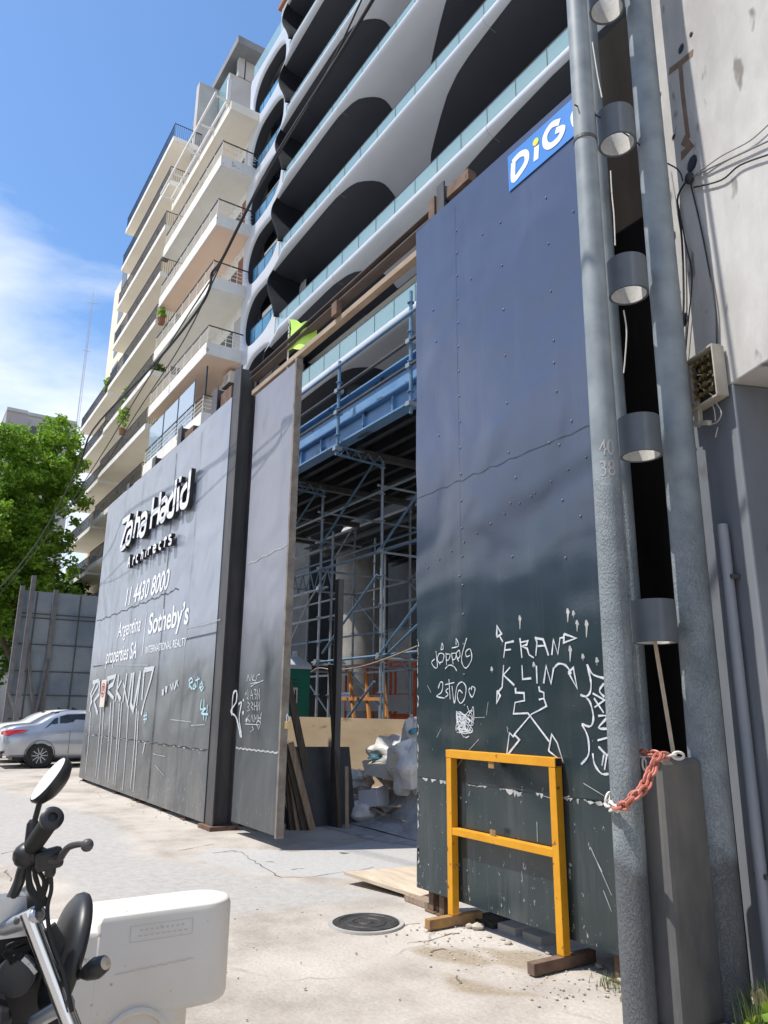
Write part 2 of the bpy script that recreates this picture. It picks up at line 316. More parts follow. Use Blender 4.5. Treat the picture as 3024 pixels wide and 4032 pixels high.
# ---------------------------------------------------------------- ground
def ground_mat(name, a, b, c, crack=.5, s=.9):
    m = bpy.data.materials.new(name); m.use_nodes = True; t = m.node_tree; p = t.nodes['Principled BSDF']; l = t.links.new
    g = t.nodes.new('ShaderNodeNewGeometry')
    n1 = N(t, 'ShaderNodeTexNoise', i_Scale=s, i_Detail=8.0, i_Roughness=.62); l(g.outputs['Position'], n1.inputs['Vector'])
    r1 = ramp(t, [(.32, a), (.52, b), (.70, c)]); l(n1.outputs[0], r1.inputs[0])
    n2 = N(t, 'ShaderNodeTexNoise', i_Scale=38.0, i_Detail=5.0, i_Roughness=.7); l(g.outputs['Position'], n2.inputs['Vector'])
    r2 = ramp(t, [(.30, (.78, .78, .78)), (.62, (1.05, 1.05, 1.05))]); l(n2.outputs[0], r2.inputs[0])
    x = t.nodes.new('ShaderNodeMix'); x.data_type = 'RGBA'; x.blend_type = 'MULTIPLY'; x.inputs['Factor'].default_value = .8; l(r1.outputs[0], x.inputs[6]); l(r2.outputs[0], x.inputs[7])
    nd = N(t, 'ShaderNodeTexNoise', i_Scale=1.6, i_Detail=4.0); l(g.outputs['Position'], nd.inputs['Vector'])
    mxv = t.nodes.new('ShaderNodeMix'); mxv.data_type = 'VECTOR'; mxv.inputs['Factor'].default_value = .35; l(g.outputs['Position'], mxv.inputs[4]); l(nd.outputs['Color'], mxv.inputs[5])
    v = N(t, 'ShaderNodeTexVoronoi', feature='DISTANCE_TO_EDGE', i_Scale=.75); l(mxv.outputs[1], v.inputs['Vector'])
    rc = ramp(t, [(.0, (1, 1, 1)), (.012, (0, 0, 0))]); l(v.outputs['Distance'], rc.inputs[0])
    mc = N(t, 'ShaderNodeMath', operation='MULTIPLY'); l(rc.outputs[0], mc.inputs[0])
    rn = ramp(t, [(.5, (0, 0, 0)), (.6, (crack,)*3)]); l(n1.outputs[0], rn.inputs[0]); l(rn.outputs[0], mc.inputs[1])
    x2 = t.nodes.new('ShaderNodeMix'); x2.data_type = 'RGBA'; l(mc.outputs[0], x2.inputs['Factor']); l(x.outputs[2], x2.inputs[6]); x2.inputs[7].default_value = (.10, .085, .07, 1)
    l(x2.outputs[2], p.inputs['Base Color']); p.inputs['Roughness'].default_value = .95; p.inputs['Specular IOR Level'].default_value = .25
    bp = t.nodes.new('ShaderNodeBump'); bp.inputs['Strength'].default_value = .55; bp.inputs['Distance'].default_value = .012; l(n2.outputs[0], bp.inputs['Height']); l(bp.outputs[0], p.inputs['Normal'])
    return m
M['ground'] = ground_mat('sandy_concrete', (.29, .255, .22), (.455, .41, .36), (.535, .49, .435))
M['asphalt'] = ground_mat('old_asphalt', (.24, .235, .225), (.315, .305, .29), (.39, .375, .35), .35, 1.4)
M['cement'] = ground_mat('cement_patch', (.30, .295, .28), (.37, .36, .34), (.43, .42, .40), .6, 1.7)
M['damp'] = mk('damp_stain', (.25, .20, .14), (.40, .34, .265), scale=9, rough=.9, bump=.2)
g = MB(); g.add([(-260, -60, -.012), (60, -60, -.012), (60, 260, -.012), (-260, 260, -.012)], [(0, 1, 2, 3)]); g.build('ground', M['asphalt'], kind='structure')
def gz(x, y): return .012*math.sin(x*1.3+.7)*math.sin(y*1.9)+.008*math.sin(x*3.1+y*2.3)-.004
def inside(poly, x, y):                              # signed distance to a polygon, positive inside
    d = 1e9; c = False; n = len(poly)
    for k in range(n):
        (ax, ay), (bx, by) = poly[k], poly[(k+1) % n]
        u = max(0, min(1, ((x-ax)*(bx-ax)+(y-ay)*(by-ay))/((bx-ax)**2+(by-ay)**2))); d = min(d, math.hypot(x-ax-u*(bx-ax), y-ay-u*(by-ay)))
        if (ay > y) != (by > y) and x < (bx-ax)*(y-ay)/(by-ay)+ax: c = not c
    return d if c else -d
P_ASPH = [(-14.5, 2.5), (-11.5, 3.0), (-9.0, 2.55), (-7.0, 3.35), (-6.35, 3.75), (-5.9, 4.0), (-6.0, 2.4), (-6.9, 1.6), (-8.2, 1.7), (-10.5, .2), (-17, -.6), (-21, .6), (-21, 1.6)]
P_CEM = [(-8.9, 3.45), (-8.2, 4.15), (-8.6, 6.8), (-5.6, 7.6), (-5.45, 5.0), (-6.1, 4.35), (-6.9, 3.8), (-7.5, 3.2), (-8.4, 3.0)]
P_DAMP = [[(-4.62, 3.35), (-4.35, 3.52), (-4.05, 3.5), (-4.1, 3.32), (-4.38, 3.22), (-4.58, 3.2)], [(-4.12, 3.12), (-3.78, 3.2), (-3.5, 3.38), (-3.62, 3.14), (-3.85, 2.98)], [(-4.38, 3.62), (-4.05, 3.9), (-3.72, 3.62), (-3.98, 3.52)]]
def axis(a, b, c, d, f, g): 
    out = []; v = a
    while v < b:
        out.append(v); v += f if c <= v < d else g
    return out
XS = axis(-30, 3.8, -9.5, -1, .07, .2); YS = axis(-4, 9, .4, 5, .07, .2)
sw = MB(); sw.grid([[(x, y, gz(x, y)*.35+.006) for x in XS] for y in YS]); swo = sw.build('pavement', M['ground'], kind='structure', smooth=True)
att = swo.data.attributes.new('wear', 'FLOAT_COLOR', 'POINT'); q_ = random.Random(1); cols = []
for x, y, z in sw.v:
    a = inside(P_ASPH, x, y); c = inside(P_CEM, x, y) if -9.8 < x < -4.6 and 2 < y < 8.5 else -1; d = max(inside(p, x, y) for p in P_DAMP) if -5.2 < x < -3 and 2.5 < y < 4.3 else -1
    f = lambda v, w: max(0, min(1, .5+v/w))
    cols += [f(a, .9), f(c, .5), f(d, .32), 1]
att.data.foreach_set('color', cols)
def blend(mat, layers):                              # surface patches with ragged worn edges, mixed into the pavement
    t = mat.node_tree; l = t.links.new; p = t.nodes['Principled BSDF']; src = p.inputs['Base Color'].links[0].from_socket
    an = t.nodes.new('ShaderNodeAttribute'); an.attribute_name = 'wear'; sp = t.nodes.new('ShaderNodeSeparateColor'); l(an.outputs['Color'], sp.inputs[0]); g_ = t.nodes.new('ShaderNodeNewGeometry')
    for ch_, c_a, c_b, sc_, amt, soft in layers:
        n = N(t, 'ShaderNodeTexNoise', i_Scale=sc_, i_Detail=7.0, i_Roughness=.65); l(g_.outputs['Position'], n.inputs['Vector'])
        m_ = N(t, 'ShaderNodeMath', operation='MULTIPLY_ADD'); m_.inputs[1].default_value = amt; l(n.outputs[0], m_.inputs[0]); l(sp.outputs[ch_], m_.inputs[2])
        r = ramp(t, [(.5+amt*.5-soft, (0, 0, 0)), (.5+amt*.5+soft, (.93, .93, .93))]); l(m_.outputs[0], r.inputs[0])
        n2 = N(t, 'ShaderNodeTexNoise', i_Scale=sc_*7, i_Detail=6.0, i_Roughness=.7); l(g_.outputs['Position'], n2.inputs['Vector']); r2 = ramp(t, [(.35, c_a), (.65, c_b)]); l(n2.outputs[0], r2.inputs[0])
        x = t.nodes.new('ShaderNodeMix'); x.data_type = 'RGBA'; l(r.outputs[0], x.inputs['Factor']); l(src, x.inputs[6]); l(r2.outputs[0], x.inputs[7]); src = x.outputs[2]
    l(src, p.inputs['Base Color'])
blend(M['ground'], [('Red', (.335, .32, .30), (.42, .40, .375), 1.7, .7, .10), ('Green', (.37, .36, .34), (.44, .43, .41), 2.6, .5, .07), ('Blue', (.23, .185, .13), (.36, .30, .225), 7.0, .5, .12)])
def patch(name, pts, m, z=.0, jit=.05, ms=.25):
    out = []
    for i, p in enumerate(pts):
        q = pts[(i+1) % len(pts)]; n = max(1, int(math.hypot(q[0]-p[0], q[1]-p[1])/ms))
        for k in range(n): out.append((p[0]+(q[0]-p[0])*k/n+rnd.uniform(-jit, jit), p[1]+(q[1]-p[1])*k/n+rnd.uniform(-jit, jit)))
    bm = bmesh.new(); vs_ = [bm.verts.new((x, y, 0)) for x, y in out]; f = bm.faces.new(vs_); bmesh.ops.triangulate(bm, faces=[f]); bmesh.ops.subdivide_edges(bm, edges=[e for e in bm.edges if e.calc_length() > .5], cuts=2, use_grid_fill=True)
    bmesh.ops.triangulate(bm, faces=bm.faces[:])
    for v in bm.verts: v.co.z = gz(v.co.x, v.co.y)*.35+.006+z
    me = bpy.data.meshes.new(name); bm.to_mesh(me); bm.free(); me.materials.append(m); o = bpy.data.objects.new(name, me); C.objects.link(o); o['kind'] = 'structure'
    for pl in me.polygons: pl.use_smooth = True
    return o
patch('yard_floor', [(-19, 4.6), (-19, 14), (-4, 14), (-4, 4.9), (-5.4, 4.7), (-5.7, 6.5), (-8.2, 5.4)], M['rubble'], .004, .04, .6)

# ---------------------------------------------------------------- hoarding
YF = 3.85
cb5 = lambda x, y: (400+x/2.458, 1800+y/2.458)
cR = lambda x, y: (1640+x/2.07375, 2450+y/2.07375)
c6r = lambda x, y: (1600+x/1.0885, 2000+y/1.0885)
ck3 = lambda x, y: (x/2.2114, 2200+y/2.2114)
cg = lambda x, y: (850+x/1.843, 2600+y/1.843)
c3r = lambda x, y: (1600+x/2.2114, y/2.2114)
cz4 = lambda x, y: (x/1.4745, 1500+y/1.4745)
c1 = lambda x, y: (1600+x/1.843, 2900+y/1.843)
def smooth(pts, n=5):
    if len(pts) < 3: return pts
    P = [Vector(p) for p in pts]; out = []
    for i in range(len(P)-1):
        a, b, c, d = P[max(i-1, 0)], P[i], P[i+1], P[min(i+2, len(P)-1)]
        for k in range(n):
            u = k/n; out.append(.5*((2*b)+(c-a)*u+(2*a-5*b+4*c-d)*u*u+(3*b-a-3*c+d)*u**3))
    out.append(P[-1]); return out
_lift = [0]
def strokes(name, crop, Y, lines, w, m, parent, curve=True, taper=False):
    mb = MB()
    for ln in lines:
        _lift[0] = (_lift[0]+1) % 9
        pts = [oy(*crop(*p), Y) for p in ln]; pts = [Vector((p.x, Y-.00025*_lift[0], p.z)) for p in pts]
        if curve: pts = smooth(pts)
        pts = [p for i, p in enumerate(pts) if i == 0 or (p-pts[i-1]).length > 1e-4]
        h_ = len(pts)*1.7; ww = [w*(1 if name == 'letter' else .86+.22*math.sin(i*.9+h_)+.12*math.sin(i*2.3+h_*2)) for i in range(len(pts))]
        if taper: ww = [w*(1-.65*i/(len(pts)-1)) for i in range(len(pts))]
        mb.ribbon(pts, ww)
    return mb.build(name, m, parent)
def sheet(mb, x0, x1, z0, z1, Y, t=.04, amp=.012, nx=28, nz=24, seed=0, edge=0):
    r_ = random.Random(seed); ph = [r_.uniform(0, 6) for _ in range(6)]
    def f(x, z): return amp*(math.sin(x*2.1+ph[0])*math.sin(z*1.7+ph[1])+.6*math.sin(x*4.3+ph[2]+z)*math.sin(z*2.9+ph[3]))
    def ex(z): return edge*(math.sin(z*5+ph[4])+.5*math.sin(z*13+ph[5]))
    rows = [[(x0+ex(z0+(z1-z0)*j/nz)*(i == 0)+(x1-x0)*i/nx, Y-max(0, f(x0+(x1-x0)*i/nx, z0+(z1-z0)*j/nz)), z0+(z1-z0)*j/nz) for i in range(nx+1)] for j in range(nz+1)]
    mb.grid(rows)
    mb.box(x0, x1, Y+.004, Y+t, z0, z1)
    return mb
# right leaf ---------------------------------------------------
rp = thing('hoarding_panel', 'tall dark blue metal hoarding sheet with white arrow graffiti behind the yellow frame', 'hoarding', (-4.2, YF, 0))
X0, X1, Z0, Z1 = -5.42, -3.19, .17, 6.30
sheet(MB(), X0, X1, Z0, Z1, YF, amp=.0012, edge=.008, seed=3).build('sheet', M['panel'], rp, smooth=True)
YG = YF-.0028
sm = MB()
for z in (1.02, 3.45): sm.ribbon([(X0+.02+(X1-X0-.04)*i/30, YG, z+(.045*i/30+.008*math.sin(i*1.9)+.006*math.sin(i*4.1) if z > 2 else .004*math.sin(i))) for i in range(31)], [.002+.004*abs(math.sin(i*1.3+z)) for i in range(31)])
for x in (-4.78,): sm.ribbon([(x, YG-.001, .2+i*.2) for i in range(31)], [.0012+.0016*abs(math.sin(i*2.3+x)) for i in range(31)])
sm.build('seam', M['scrib'], rp)
cp = MB()
for i in range(30):
    x = rnd.uniform(X0+.05, X1-.1); w_ = rnd.uniform(.02, .10); h = rnd.uniform(.008, .05)
    k = rnd.randint(4, 7); pts = [(x+w_*j/k, YG-.0005, 1.015-h*rnd.random()*(0 < j < k)) for j in range(k+1)]
    cp.add([(x, YG-.0005, 1.018), (x+w_, YG-.0005, 1.018)]+[p for p in reversed(pts)], [tuple(range(k+3))])
for i in range(26):                                   # bare metal along the torn left edge
    z = rnd.uniform(.2, 2.1); h = rnd.uniform(.03, .12); a = rnd.uniform(.008, .03)
    cp.add([(X0+.012, YG-.0005, z), (X0+.012+a, YG-.0005, z+h*.3), (X0+.012+a*.6, YG-.0005, z+h*.8), (X0+.012, YG-.0005, z+h)], [(0, 1, 2, 3)])
cp.build('paint_chips', M['chip'], rp, kind='stuff')
dr = MB()                                             # pale paint drips
for x, y, h in [(485, 460, 60), (690, 430, 60), (715, 440, 30), (730, 480, 50), (770, 480, 75), (700, 590, 70), (755, 625, 30), (815, 640, 35), (545, 660, 25), (365, 680, 25)]:
    p = oy(*c6r(x, y), YG); q = oy(*c6r(x+2, y+h), YG)
    dr.ribbon([(p.x, YG-.0007, p.z), (p.x+.004, YG-.0007, p.z-.03), (p.x+.003, YG-.0007, p.z*.6+q.z*.4), (q.x, YG-.0007, q.z)], [.012, .034, .018, .005])
dr.build('paint_drips', M['chip'], rp, kind='stuff')
rv0 = MB().ball((-4.2, YF, 0), .0095, 5, (1, .7, 1)); me_r = None
spots = [(-4.765, .4+.24*i) for i in range(24)]+[(-4.16, 2.7+.42*i) for i in range(8)]+[(-3.62, 2.6+.42*i) for i in range(8)]+[(rnd.uniform(-5.2, -3.2), rnd.uniform(2.6, 6.1)) for _ in range(14)]+[(-5.25+.17*i, 2.78+.045*i) for i in range(12)]
for x, z in spots:
    if me_r is None: o = rv0.build('rivet', M['rivet'], rp, smooth=True); me_r = o.data
    else: o = bpy.data.objects.new('rivet', me_r); C.objects.link(o); o.parent = rp
    o.location = (x+4.2, -.003, z)
# graffiti
strokes('graffiti_tag', cR, YG-.0008, [
 [(660, 160-0), (705, 160)][0:0] or [(705, 160), (680, 115)], [(655, 110), (658, 32), (695, 95), (655, 122)],
 [(712, 290), (728, 170), (795, 155)], [(725, 228), (772, 222)],
 [(862, 292), (850, 170), (845, 130)], [(850, 165), (910, 152), (900, 185), (858, 195), (905, 215), (920, 265), (958, 290)],
 [(975, 275), (985, 165), (970, 120)], [(975, 130), (1035, 140), (1060, 210), (1080, 272)], [(985, 195), (1055, 190)],
 [(1105, 268), (1118, 140), (1155, 262), (1172, 128), (1200, 125)], [(1205, 95), (1303, 130), (1202, 168), (1205, 95)]], .016, M['spray'], rp, False)
strokes('graffiti_tag', cR, YG-.0008, [
 [(712, 350), (700, 530), (672, 565)], [(660, 558), (684, 600), (655, 660), (660, 558)], [(765, 368), (710, 430), (800, 515)], 
 [(862, 350), (868, 465), (938, 458)], [(980, 355), (986, 500)], [(1040, 500), (1060, 358), (1100, 500), (1122, 370)]], .016, M['spray'], rp, False)
strokes('graffiti_tag', cR, YG-.0008, [[(1122, 375), (1160, 340), (1210, 348), (1245, 385), (1262, 425)], ], .016, M['spray'], rp)
strokes('graffiti_tag', cR, YG-.0008, [[(1240, 410), (1280, 372), (1312, 540), (1240, 410)],
 [(808, 535), (810, 575), (878, 578), (882, 640), (805, 655), (792, 748), (910, 742), (1085, 975)], [(1000, 525), (1005, 560), (1040, 575), (1042, 620), (1000, 632)], [(1040, 620), (1062, 685), (1000, 720), (940, 750), (800, 915)],
 [(735, 1095), (760, 900), (790, 935), (800, 918), (842, 960), (735, 1095)], [(1080, 1050), (1105, 915), (1150, 985), (1200, 1145), (1080, 1050)]], .015, M['spray'], rp, False)
strokes('graffiti_tag', cR, YG-.0008, [
 [(160, 235), (172, 360), (150, 370), (125, 330), (150, 300)], [(195, 345), (172, 300), (190, 255), (225, 265), (215, 320), (185, 330)], [(240, 250), (245, 350)], [(245, 260), (275, 265), (260, 310), (243, 305)], [(285, 250), (300, 345)], [(290, 255), (325, 255), (315, 300), (293, 305)],
 [(330, 300), (355, 280), (350, 230), (325, 260), (345, 320)], [(410, 130), (370, 280), (380, 350), (410, 372), (452, 300), (440, 220), (405, 240), (410, 280), (440, 270)], [(200, 225), (210, 172), (220, 215), (200, 225)], [(325, 185), (325, 135), (345, 192), (290, 210)], [(235, 380), (270, 350), (310, 365), (330, 398)]], .009, M['spray'], rp)
strokes('graffiti_tag', cR, YG-.0008, [
 [(178, 540), (195, 490), (215, 500), (205, 570), (165, 605), (230, 620)], [(260, 540), (240, 560), (258, 590), (235, 612)], [(265, 465), (275, 630)], [(235, 510), (310, 492)], [(290, 520), (310, 660), (330, 530), (370, 488), (405, 530), (395, 620), (360, 662), (335, 610), (350, 555), (378, 580)], [(440, 535), (428, 560), (455, 612), (480, 545), (455, 525), (450, 555)]], .010, M['spray'], rp)
r_ = random.Random(5)
strokes('graffiti_tag', cR, YG-.0008, [[(325+r_.uniform(0, 140), 700+r_.uniform(20, 210)) for _ in range(6)] for _ in range(9)]+[[(415, 685), (440, 740), (465, 690), (470, 800)], [(330, 740), (350, 860), (390, 940), (430, 930)]], .007, M['spray'], rp)
strokes('graffiti_tag', cR, YG-.0008, [
 [(1392, 345), (1425, 480), (1420, 570), (1385, 605), (1340, 592)], [(1392, 345), (1440, 425), (1535, 458)], [(1380, 610), (1420, 660), (1445, 780), (1420, 850), (1350, 830)], [(1352, 835), (1400, 940), (1405, 1080), (1345, 1160)],
 [(1530, 500), (1495, 560), (1535, 610)], [(1450, 620), (1530, 740)], [(1530, 640), (1455, 695)], [(1440, 580), (1545, 640)], [(1485, 765), (1560, 770), (1490, 860), (1560, 870)], [(1480, 965), (1570, 940)], [(1485, 1015), (1560, 1085), (1570, 1010)], [(1530, 1080), (1515, 1170)], [(1555, 1080), (1535, 1205)], [(1440, 1070), (1455, 1160), (1510, 1235), (1570, 1238)]], .015, M['spray'], rp)
strokes('scratches', cR, YG-.0006, [[(510, 955), (415, 1060)], [(300, 1230), (375, 1120)], [(470, 780), (560, 776)], [(740, 850), (748, 905)], [(120, 575), (90, 515)], [(165, 940), (200, 870)], [(585, 650), (570, 760)]], .005, M['chip'], rp, False)
strokes('scratches', c6r, YG-.0006, [[(790, 1455), (880, 1660)], [(800, 1480), (840, 1560)], [(845, 1640), (880, 1730)], [(560, 1345), (562, 1430)], [(495, 1555), (498, 1600)], [(760, 1180), (850, 1235)], [(575, 1230), (640, 1250), (700, 1235)]], .006, M['chip'], rp, False)
# advert sheet at the top of the right leaf
ad_ = thing('advert_sheet', 'small blue advert sheet with white letters DiG at the top of the dark hoarding', 'sign', (-3.6, YF-.01, 6.05))
def adp(x, z): return (x, z)
xa0, xa1 = -4.03, -3.10
q = [oy(*c3r(890, 1360), YF-.01), oy(*c3r(900, 1665), YF-.01)]
MB().add([(xa0, YF-.01, q[1].z), (xa1, YF-.01, q[1].z+.03), (xa1, YF-.01, q[0].z+.015), (xa0, YF-.01, q[0].z), (xa0, YF-.0075, q[1].z), (xa1, YF-.0075, q[1].z+.03), (xa1, YF-.0075, q[0].z+.015), (xa0, YF-.0075, q[0].z)], [(0, 1, 2, 3), (7, 6, 5, 4), (0, 4, 5, 1), (1, 5, 6, 2), (2, 6, 7, 3), (3, 7, 4, 0)]).build('backing', M['sign_blue'], ad_)
for ln in ([(932, 1410), (932, 1560), (990, 1500), (1045, 1405), (1042, 1335), (990, 1345), (925, 1415)], [(1135, 1270), (1128, 1395)], [(1335, 1060), (1265, 1090), (1210, 1180), (1212, 1255), (1255, 1270), (1330, 1205), (1362, 1120), (1300, 1140)], [(1478, 940), (1453, 1010), (1478, 1080), (1540, 1030), (1550, 940), (1510, 890), (1478, 940)]):
    strokes('letter', c3r, YF-.0125, [ln], .056, M['white_paint'], ad_)
p = oy(*c3r(1127, 1235), YF-.0125); MB().lathe([(.034, 0), (.034, .002), (0, .002)], p, (0, -1, 0), 14).build('dot', M['sign_yellow'], ad_)
# feet under the right leaf
for x in (-5.3, -5.16, -3.42): MB().box(x-.03, x+.03, YF+.05, YF+.12, .004, .17).box(x-.06, x+.06, YF+.03, YF+.15, .006, .016).build('foot', M['steel_rust'], rp)
# left leaf ----------------------------------------------------
lp = thing('hoarding_panel', 'grey hoarding wall with raised white letters and a phone number', 'hoarding', (-14.3, YF, 0))
A0, A1 = -18.36, -10.40
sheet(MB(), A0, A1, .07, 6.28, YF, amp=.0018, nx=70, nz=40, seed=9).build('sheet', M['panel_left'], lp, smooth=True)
YL = YF-.0062
sm = MB()
for z, x0, x1 in ((1.0, A0, A1), (2.46, A0+.2, -16.2), (2.62, -11.9, A1+.1)): sm.ribbon([(x0+.05+(x1-x0-.1)*i/60, YL, z+.012*math.sin(i*1.7)) for i in range(61)], [.008+.008*abs(math.sin(i*1.3)) for i in range(61)])
sm.ribbon([(A0+.1+6.0*i/60, YL, 3.5+.018*math.sin(i*.9)+.014*math.sin(i*2.3)) for i in range(61)], [.008+.01*abs(math.sin(i*1.1)) for i in range(61)])
for x, w_ in ((-13.05, .022), (-16.9, .006), (-15.2, .006), (-11.7, .006)): sm.ribbon([(x+.01*math.sin(i), YL-.0026, .12+i*.2) for i in range(31)], [w_*(.5+abs(math.sin(i*2.3+x))) for i in range(31)])
sm.build('seam', M['scrib'], lp)
cp = MB()
for i in range(60):
    x = rnd.uniform(A0+.1, A1-.2); w_ = rnd.uniform(.03, .2); h = rnd.uniform(.008, .03)
    cp.add([(x, YL-.0006, 1.005), (x+w_, YL-.0006, 1.008), (x+w_*.7, YL-.0006, 1.0-h), (x+w_*.3, YL-.0006, 1.0-h*.6)], [(0, 1, 2, 3)])
cp.build('paint_chips', M['chip'], lp, kind='stuff')
# raised letters: black bodies with white faces
DEP = .10
def letter(lines, w, crop=cb5):
    pl = [[oy(*crop(*p), YF-DEP) for p in ln] for ln in lines]
    b = MB(); f = MB()
    for ln in pl:
        pts = [Vector((p.x, 0, p.z)) for p in ln]
        if len(pts) > 2: pts = smooth(pts, 4)
        t = MB().ribbon([(p.x, YF-DEP, p.z) for p in pts], w, lift=0)
        n = len(t.v)//2; front = t.v
        bk = [(v[0], YF-.03, v[2]) for v in front]
        o_ = len(b.v); b.v += front+bk; m_ = 2*n
        for i in range(n-1):
            a, c, d, e = o_+2*i, o_+2*i+1, o_+2*i+3, o_+2*i+2
            b.f += [(a, c, d, e), (a+m_, e+m_, d+m_, c+m_), (a, e, e+m_, a+m_), (c, c+m_, d+m_, d)]
        b.f += [(o_, o_+m_, o_+1+m_, o_+1), (o_+2*n-2, o_+2*n-1, o_+2*n-1+m_, o_+2*n-2+m_)]
        f.ribbon([(p.x, YF-DEP-.004, p.z) for p in pts], w*.86, lift=.0001)
    o = b.build('letter', M['black'], lp); f.build('letter_face', M['white_paint'], o)
BIG = [[[(205, 628), (262, 586), (262, 606), (188, 872), (234, 852)]], [[(252, 668), (285, 634), (297, 660), (288, 735), (274, 806), (252, 832), (241, 805), (262, 735), (290, 715)]],
 [[(350, 520), (330, 650), (308, 782)], [(328, 622), (358, 602), (368, 625), (350, 778)]], [[(385, 585), (420, 548), (436, 570), (428, 650), (415, 722), (388, 756), (374, 730), (390, 655), (428, 632)]],
 [[(506, 390), (490, 540), (474, 692)], [(574, 340), (560, 500), (543, 652)], [(480, 600), (498, 545), (556, 502)]], [[(582, 440), (615, 402), (632, 425), (624, 500), (610, 580), (584, 612), (570, 585), (585, 520), (624, 494)]],
 [[(724, 218), (714, 330), (700, 470), (688, 545), (658, 562), (641, 540), (652, 440), (700, 352)]], [[(745, 290), (735, 520)], [(767, 188), (759, 244)]], [[(862, 114), (850, 252), (838, 380), (822, 452), (790, 476), (770, 452), (784, 335), (832, 262)]]]
for ls in BIG: letter(ls, .135)
for ls in [[[(250, 1072), (272, 960), (268, 1068)], [(256, 1030), (271, 1022)]], [[(310, 968), (300, 1046)], [(304, 992), (324, 966)]], [[(353, 946), (340, 962), (337, 1008), (352, 1014)]], [[(395, 890), (382, 988)], [(386, 942), (402, 926), (397, 988)]], [[(432, 908), (425, 968)]], [[(461, 866), (450, 948)], [(449, 888), (478, 870)]],
 [[(503, 888), (526, 870), (522, 850), (508, 856), (501, 900), (508, 920), (524, 908)]], [[(577, 820), (562, 832), (558, 880), (575, 888)]], [[(622, 766), (608, 868)], [(606, 798), (634, 780)]], [[(676, 750), (656, 766), (656, 790), (675, 802), (671, 836), (650, 842)]]]: letter(ls, .055)
wt = M['white_paint']
text_mesh('11 4430 8000', -15.75, -12.86, 3.57, 3.94, YL-.0030, 'phone_number', wt, lp, .22, .018)
text_mesh('Argentina', -16.12, -14.42, 2.87, 3.27, YL-.0030, 'wording', wt, lp, .1, .008)
text_mesh('properties SA', -16.92, -14.52, 2.37, 2.79, YL-.0030, 'wording', wt, lp, .1, .008)
text_mesh('Sotheby\u2019s', -13.87, -11.66, 2.74, 3.24, YL-.0030, 'wording', wt, lp, .06, .018)
text_mesh('INTERNATIONAL REALTY', -13.92, -11.68, 2.52, 2.65, YL-.0030, 'wording', wt, lp, 0)
strokes('divider', cb5, YL-.0030, [[(435, 1500), (390, 1920)]], .03, wt, lp, False)
# big white tag with drips, then the small ones
TG = [[(808, 1080), (860, 1060), (850, 1110), (800, 1200), (778, 1330)], [(835, 1070), (790, 1180), (800, 1260)], [(868, 1060), (862, 1180), (820, 1240), (850, 1350)], [(915, 1060), (890, 1250), (905, 1320)], [(930, 1050), (1005, 1020), (985, 1090), (930, 1130)], [(945, 1050), (925, 1240)], [(925, 1140), (990, 1215)],
 [(1035, 1010), (1005, 1240)], [(1060, 1060), (1015, 1150), (1050, 1230)], [(1105, 1000), (1070, 1250)], [(1075, 1080), (1110, 1270), (1150, 995)], [(1165, 990), (1140, 1270), (1160, 1320), (1225, 980)], [(1225, 985), (1190, 1280)], [(1255, 970), (1335, 955), (1310, 1060), (1255, 1250), (1230, 1360)], [(1255, 970), (1235, 1230)]]
strokes('graffiti_tag', ck3, YL-.0030, TG, .10, M['spray'], lp, False)
DRP = [(790, 1330, 740, 1880), (880, 1290, 830, 1900), (903, 1320, 850, 1920), (965, 1250, 915, 1920), (990, 1240, 940, 1950), (1040, 1260, 985, 1960), (1060, 1250, 1000, 1985), (1118, 1280, 1065, 2020), (1190, 1300, 1135, 2000), (1205, 1320, 1160, 2030), (1258, 1600, 1240, 1700)]
strokes('graffiti_drips', ck3, YL-.0026, [[(a, b), ((a+c)/2+4, (b+d)/2), (c, d)] for a, b, c, d in DRP], .055, M['spray'], lp, True, True)
for ln in ([(1420, 1135), (1417, 1190)], [(1450, 1110), (1446, 1165)]): strokes('paint_square', ck3, YL-.0030, [ln], .13, M['spray'], lp, False)
strokes('graffiti_tag', cz4, YL-.0030, [[(990, 1760), (1000, 1795), (1005, 1755), (1012, 1790), (1022, 1745), (1020, 1785)], [(1025, 1740), (1035, 1775)], [(1035, 1735), (1022, 1765)]], .03, M['spray'], lp)
strokes('graffiti_tag', cz4, YL-.0030, [[(1100, 1735), (1098, 1785)], [(1095, 1740), (1112, 1725), (1118, 1745), (1100, 1760), (1115, 1790)], [(1128, 1760), (1120, 1785), (1132, 1785), (1132, 1755), (1138, 1780)], [(1150, 1715), (1143, 1780)], [(1135, 1740), (1160, 1728)], [(1165, 1755), (1160, 1780), (1175, 1770), (1170, 1745)], [(1165, 1780), (1170, 1800), (1182, 1775)], [(1170, 1850), (1165, 1905), (1195, 1900), (1170, 1930), (1210, 1935)], [(1185, 1850), (1182, 1970)], [(1205, 1880), (1195, 1975)]], .028, M['spray_blue'], lp)
strokes('graffiti_tag', ck3, YL-.0030, [[(1262, 1340), (1255, 1440)], [(1275, 1335), (1270, 1425)], [(1250, 1370), (1282, 1360)], [(1248, 1400), (1280, 1395)]], .03, M['spray_blue'], lp)
strokes('scratches', cz4, YL-.0030, [[(990, 1965), (1110, 1980)], [(1080, 1435), (1200, 1410), (1280, 1385)], [(860, 1650), (530, 1648)], [(1110, 2000), (1190, 1995)], [(890, 2165), (960, 2180)], [(900, 2230), (950, 2290)]], .014, M['chip'], lp, False)
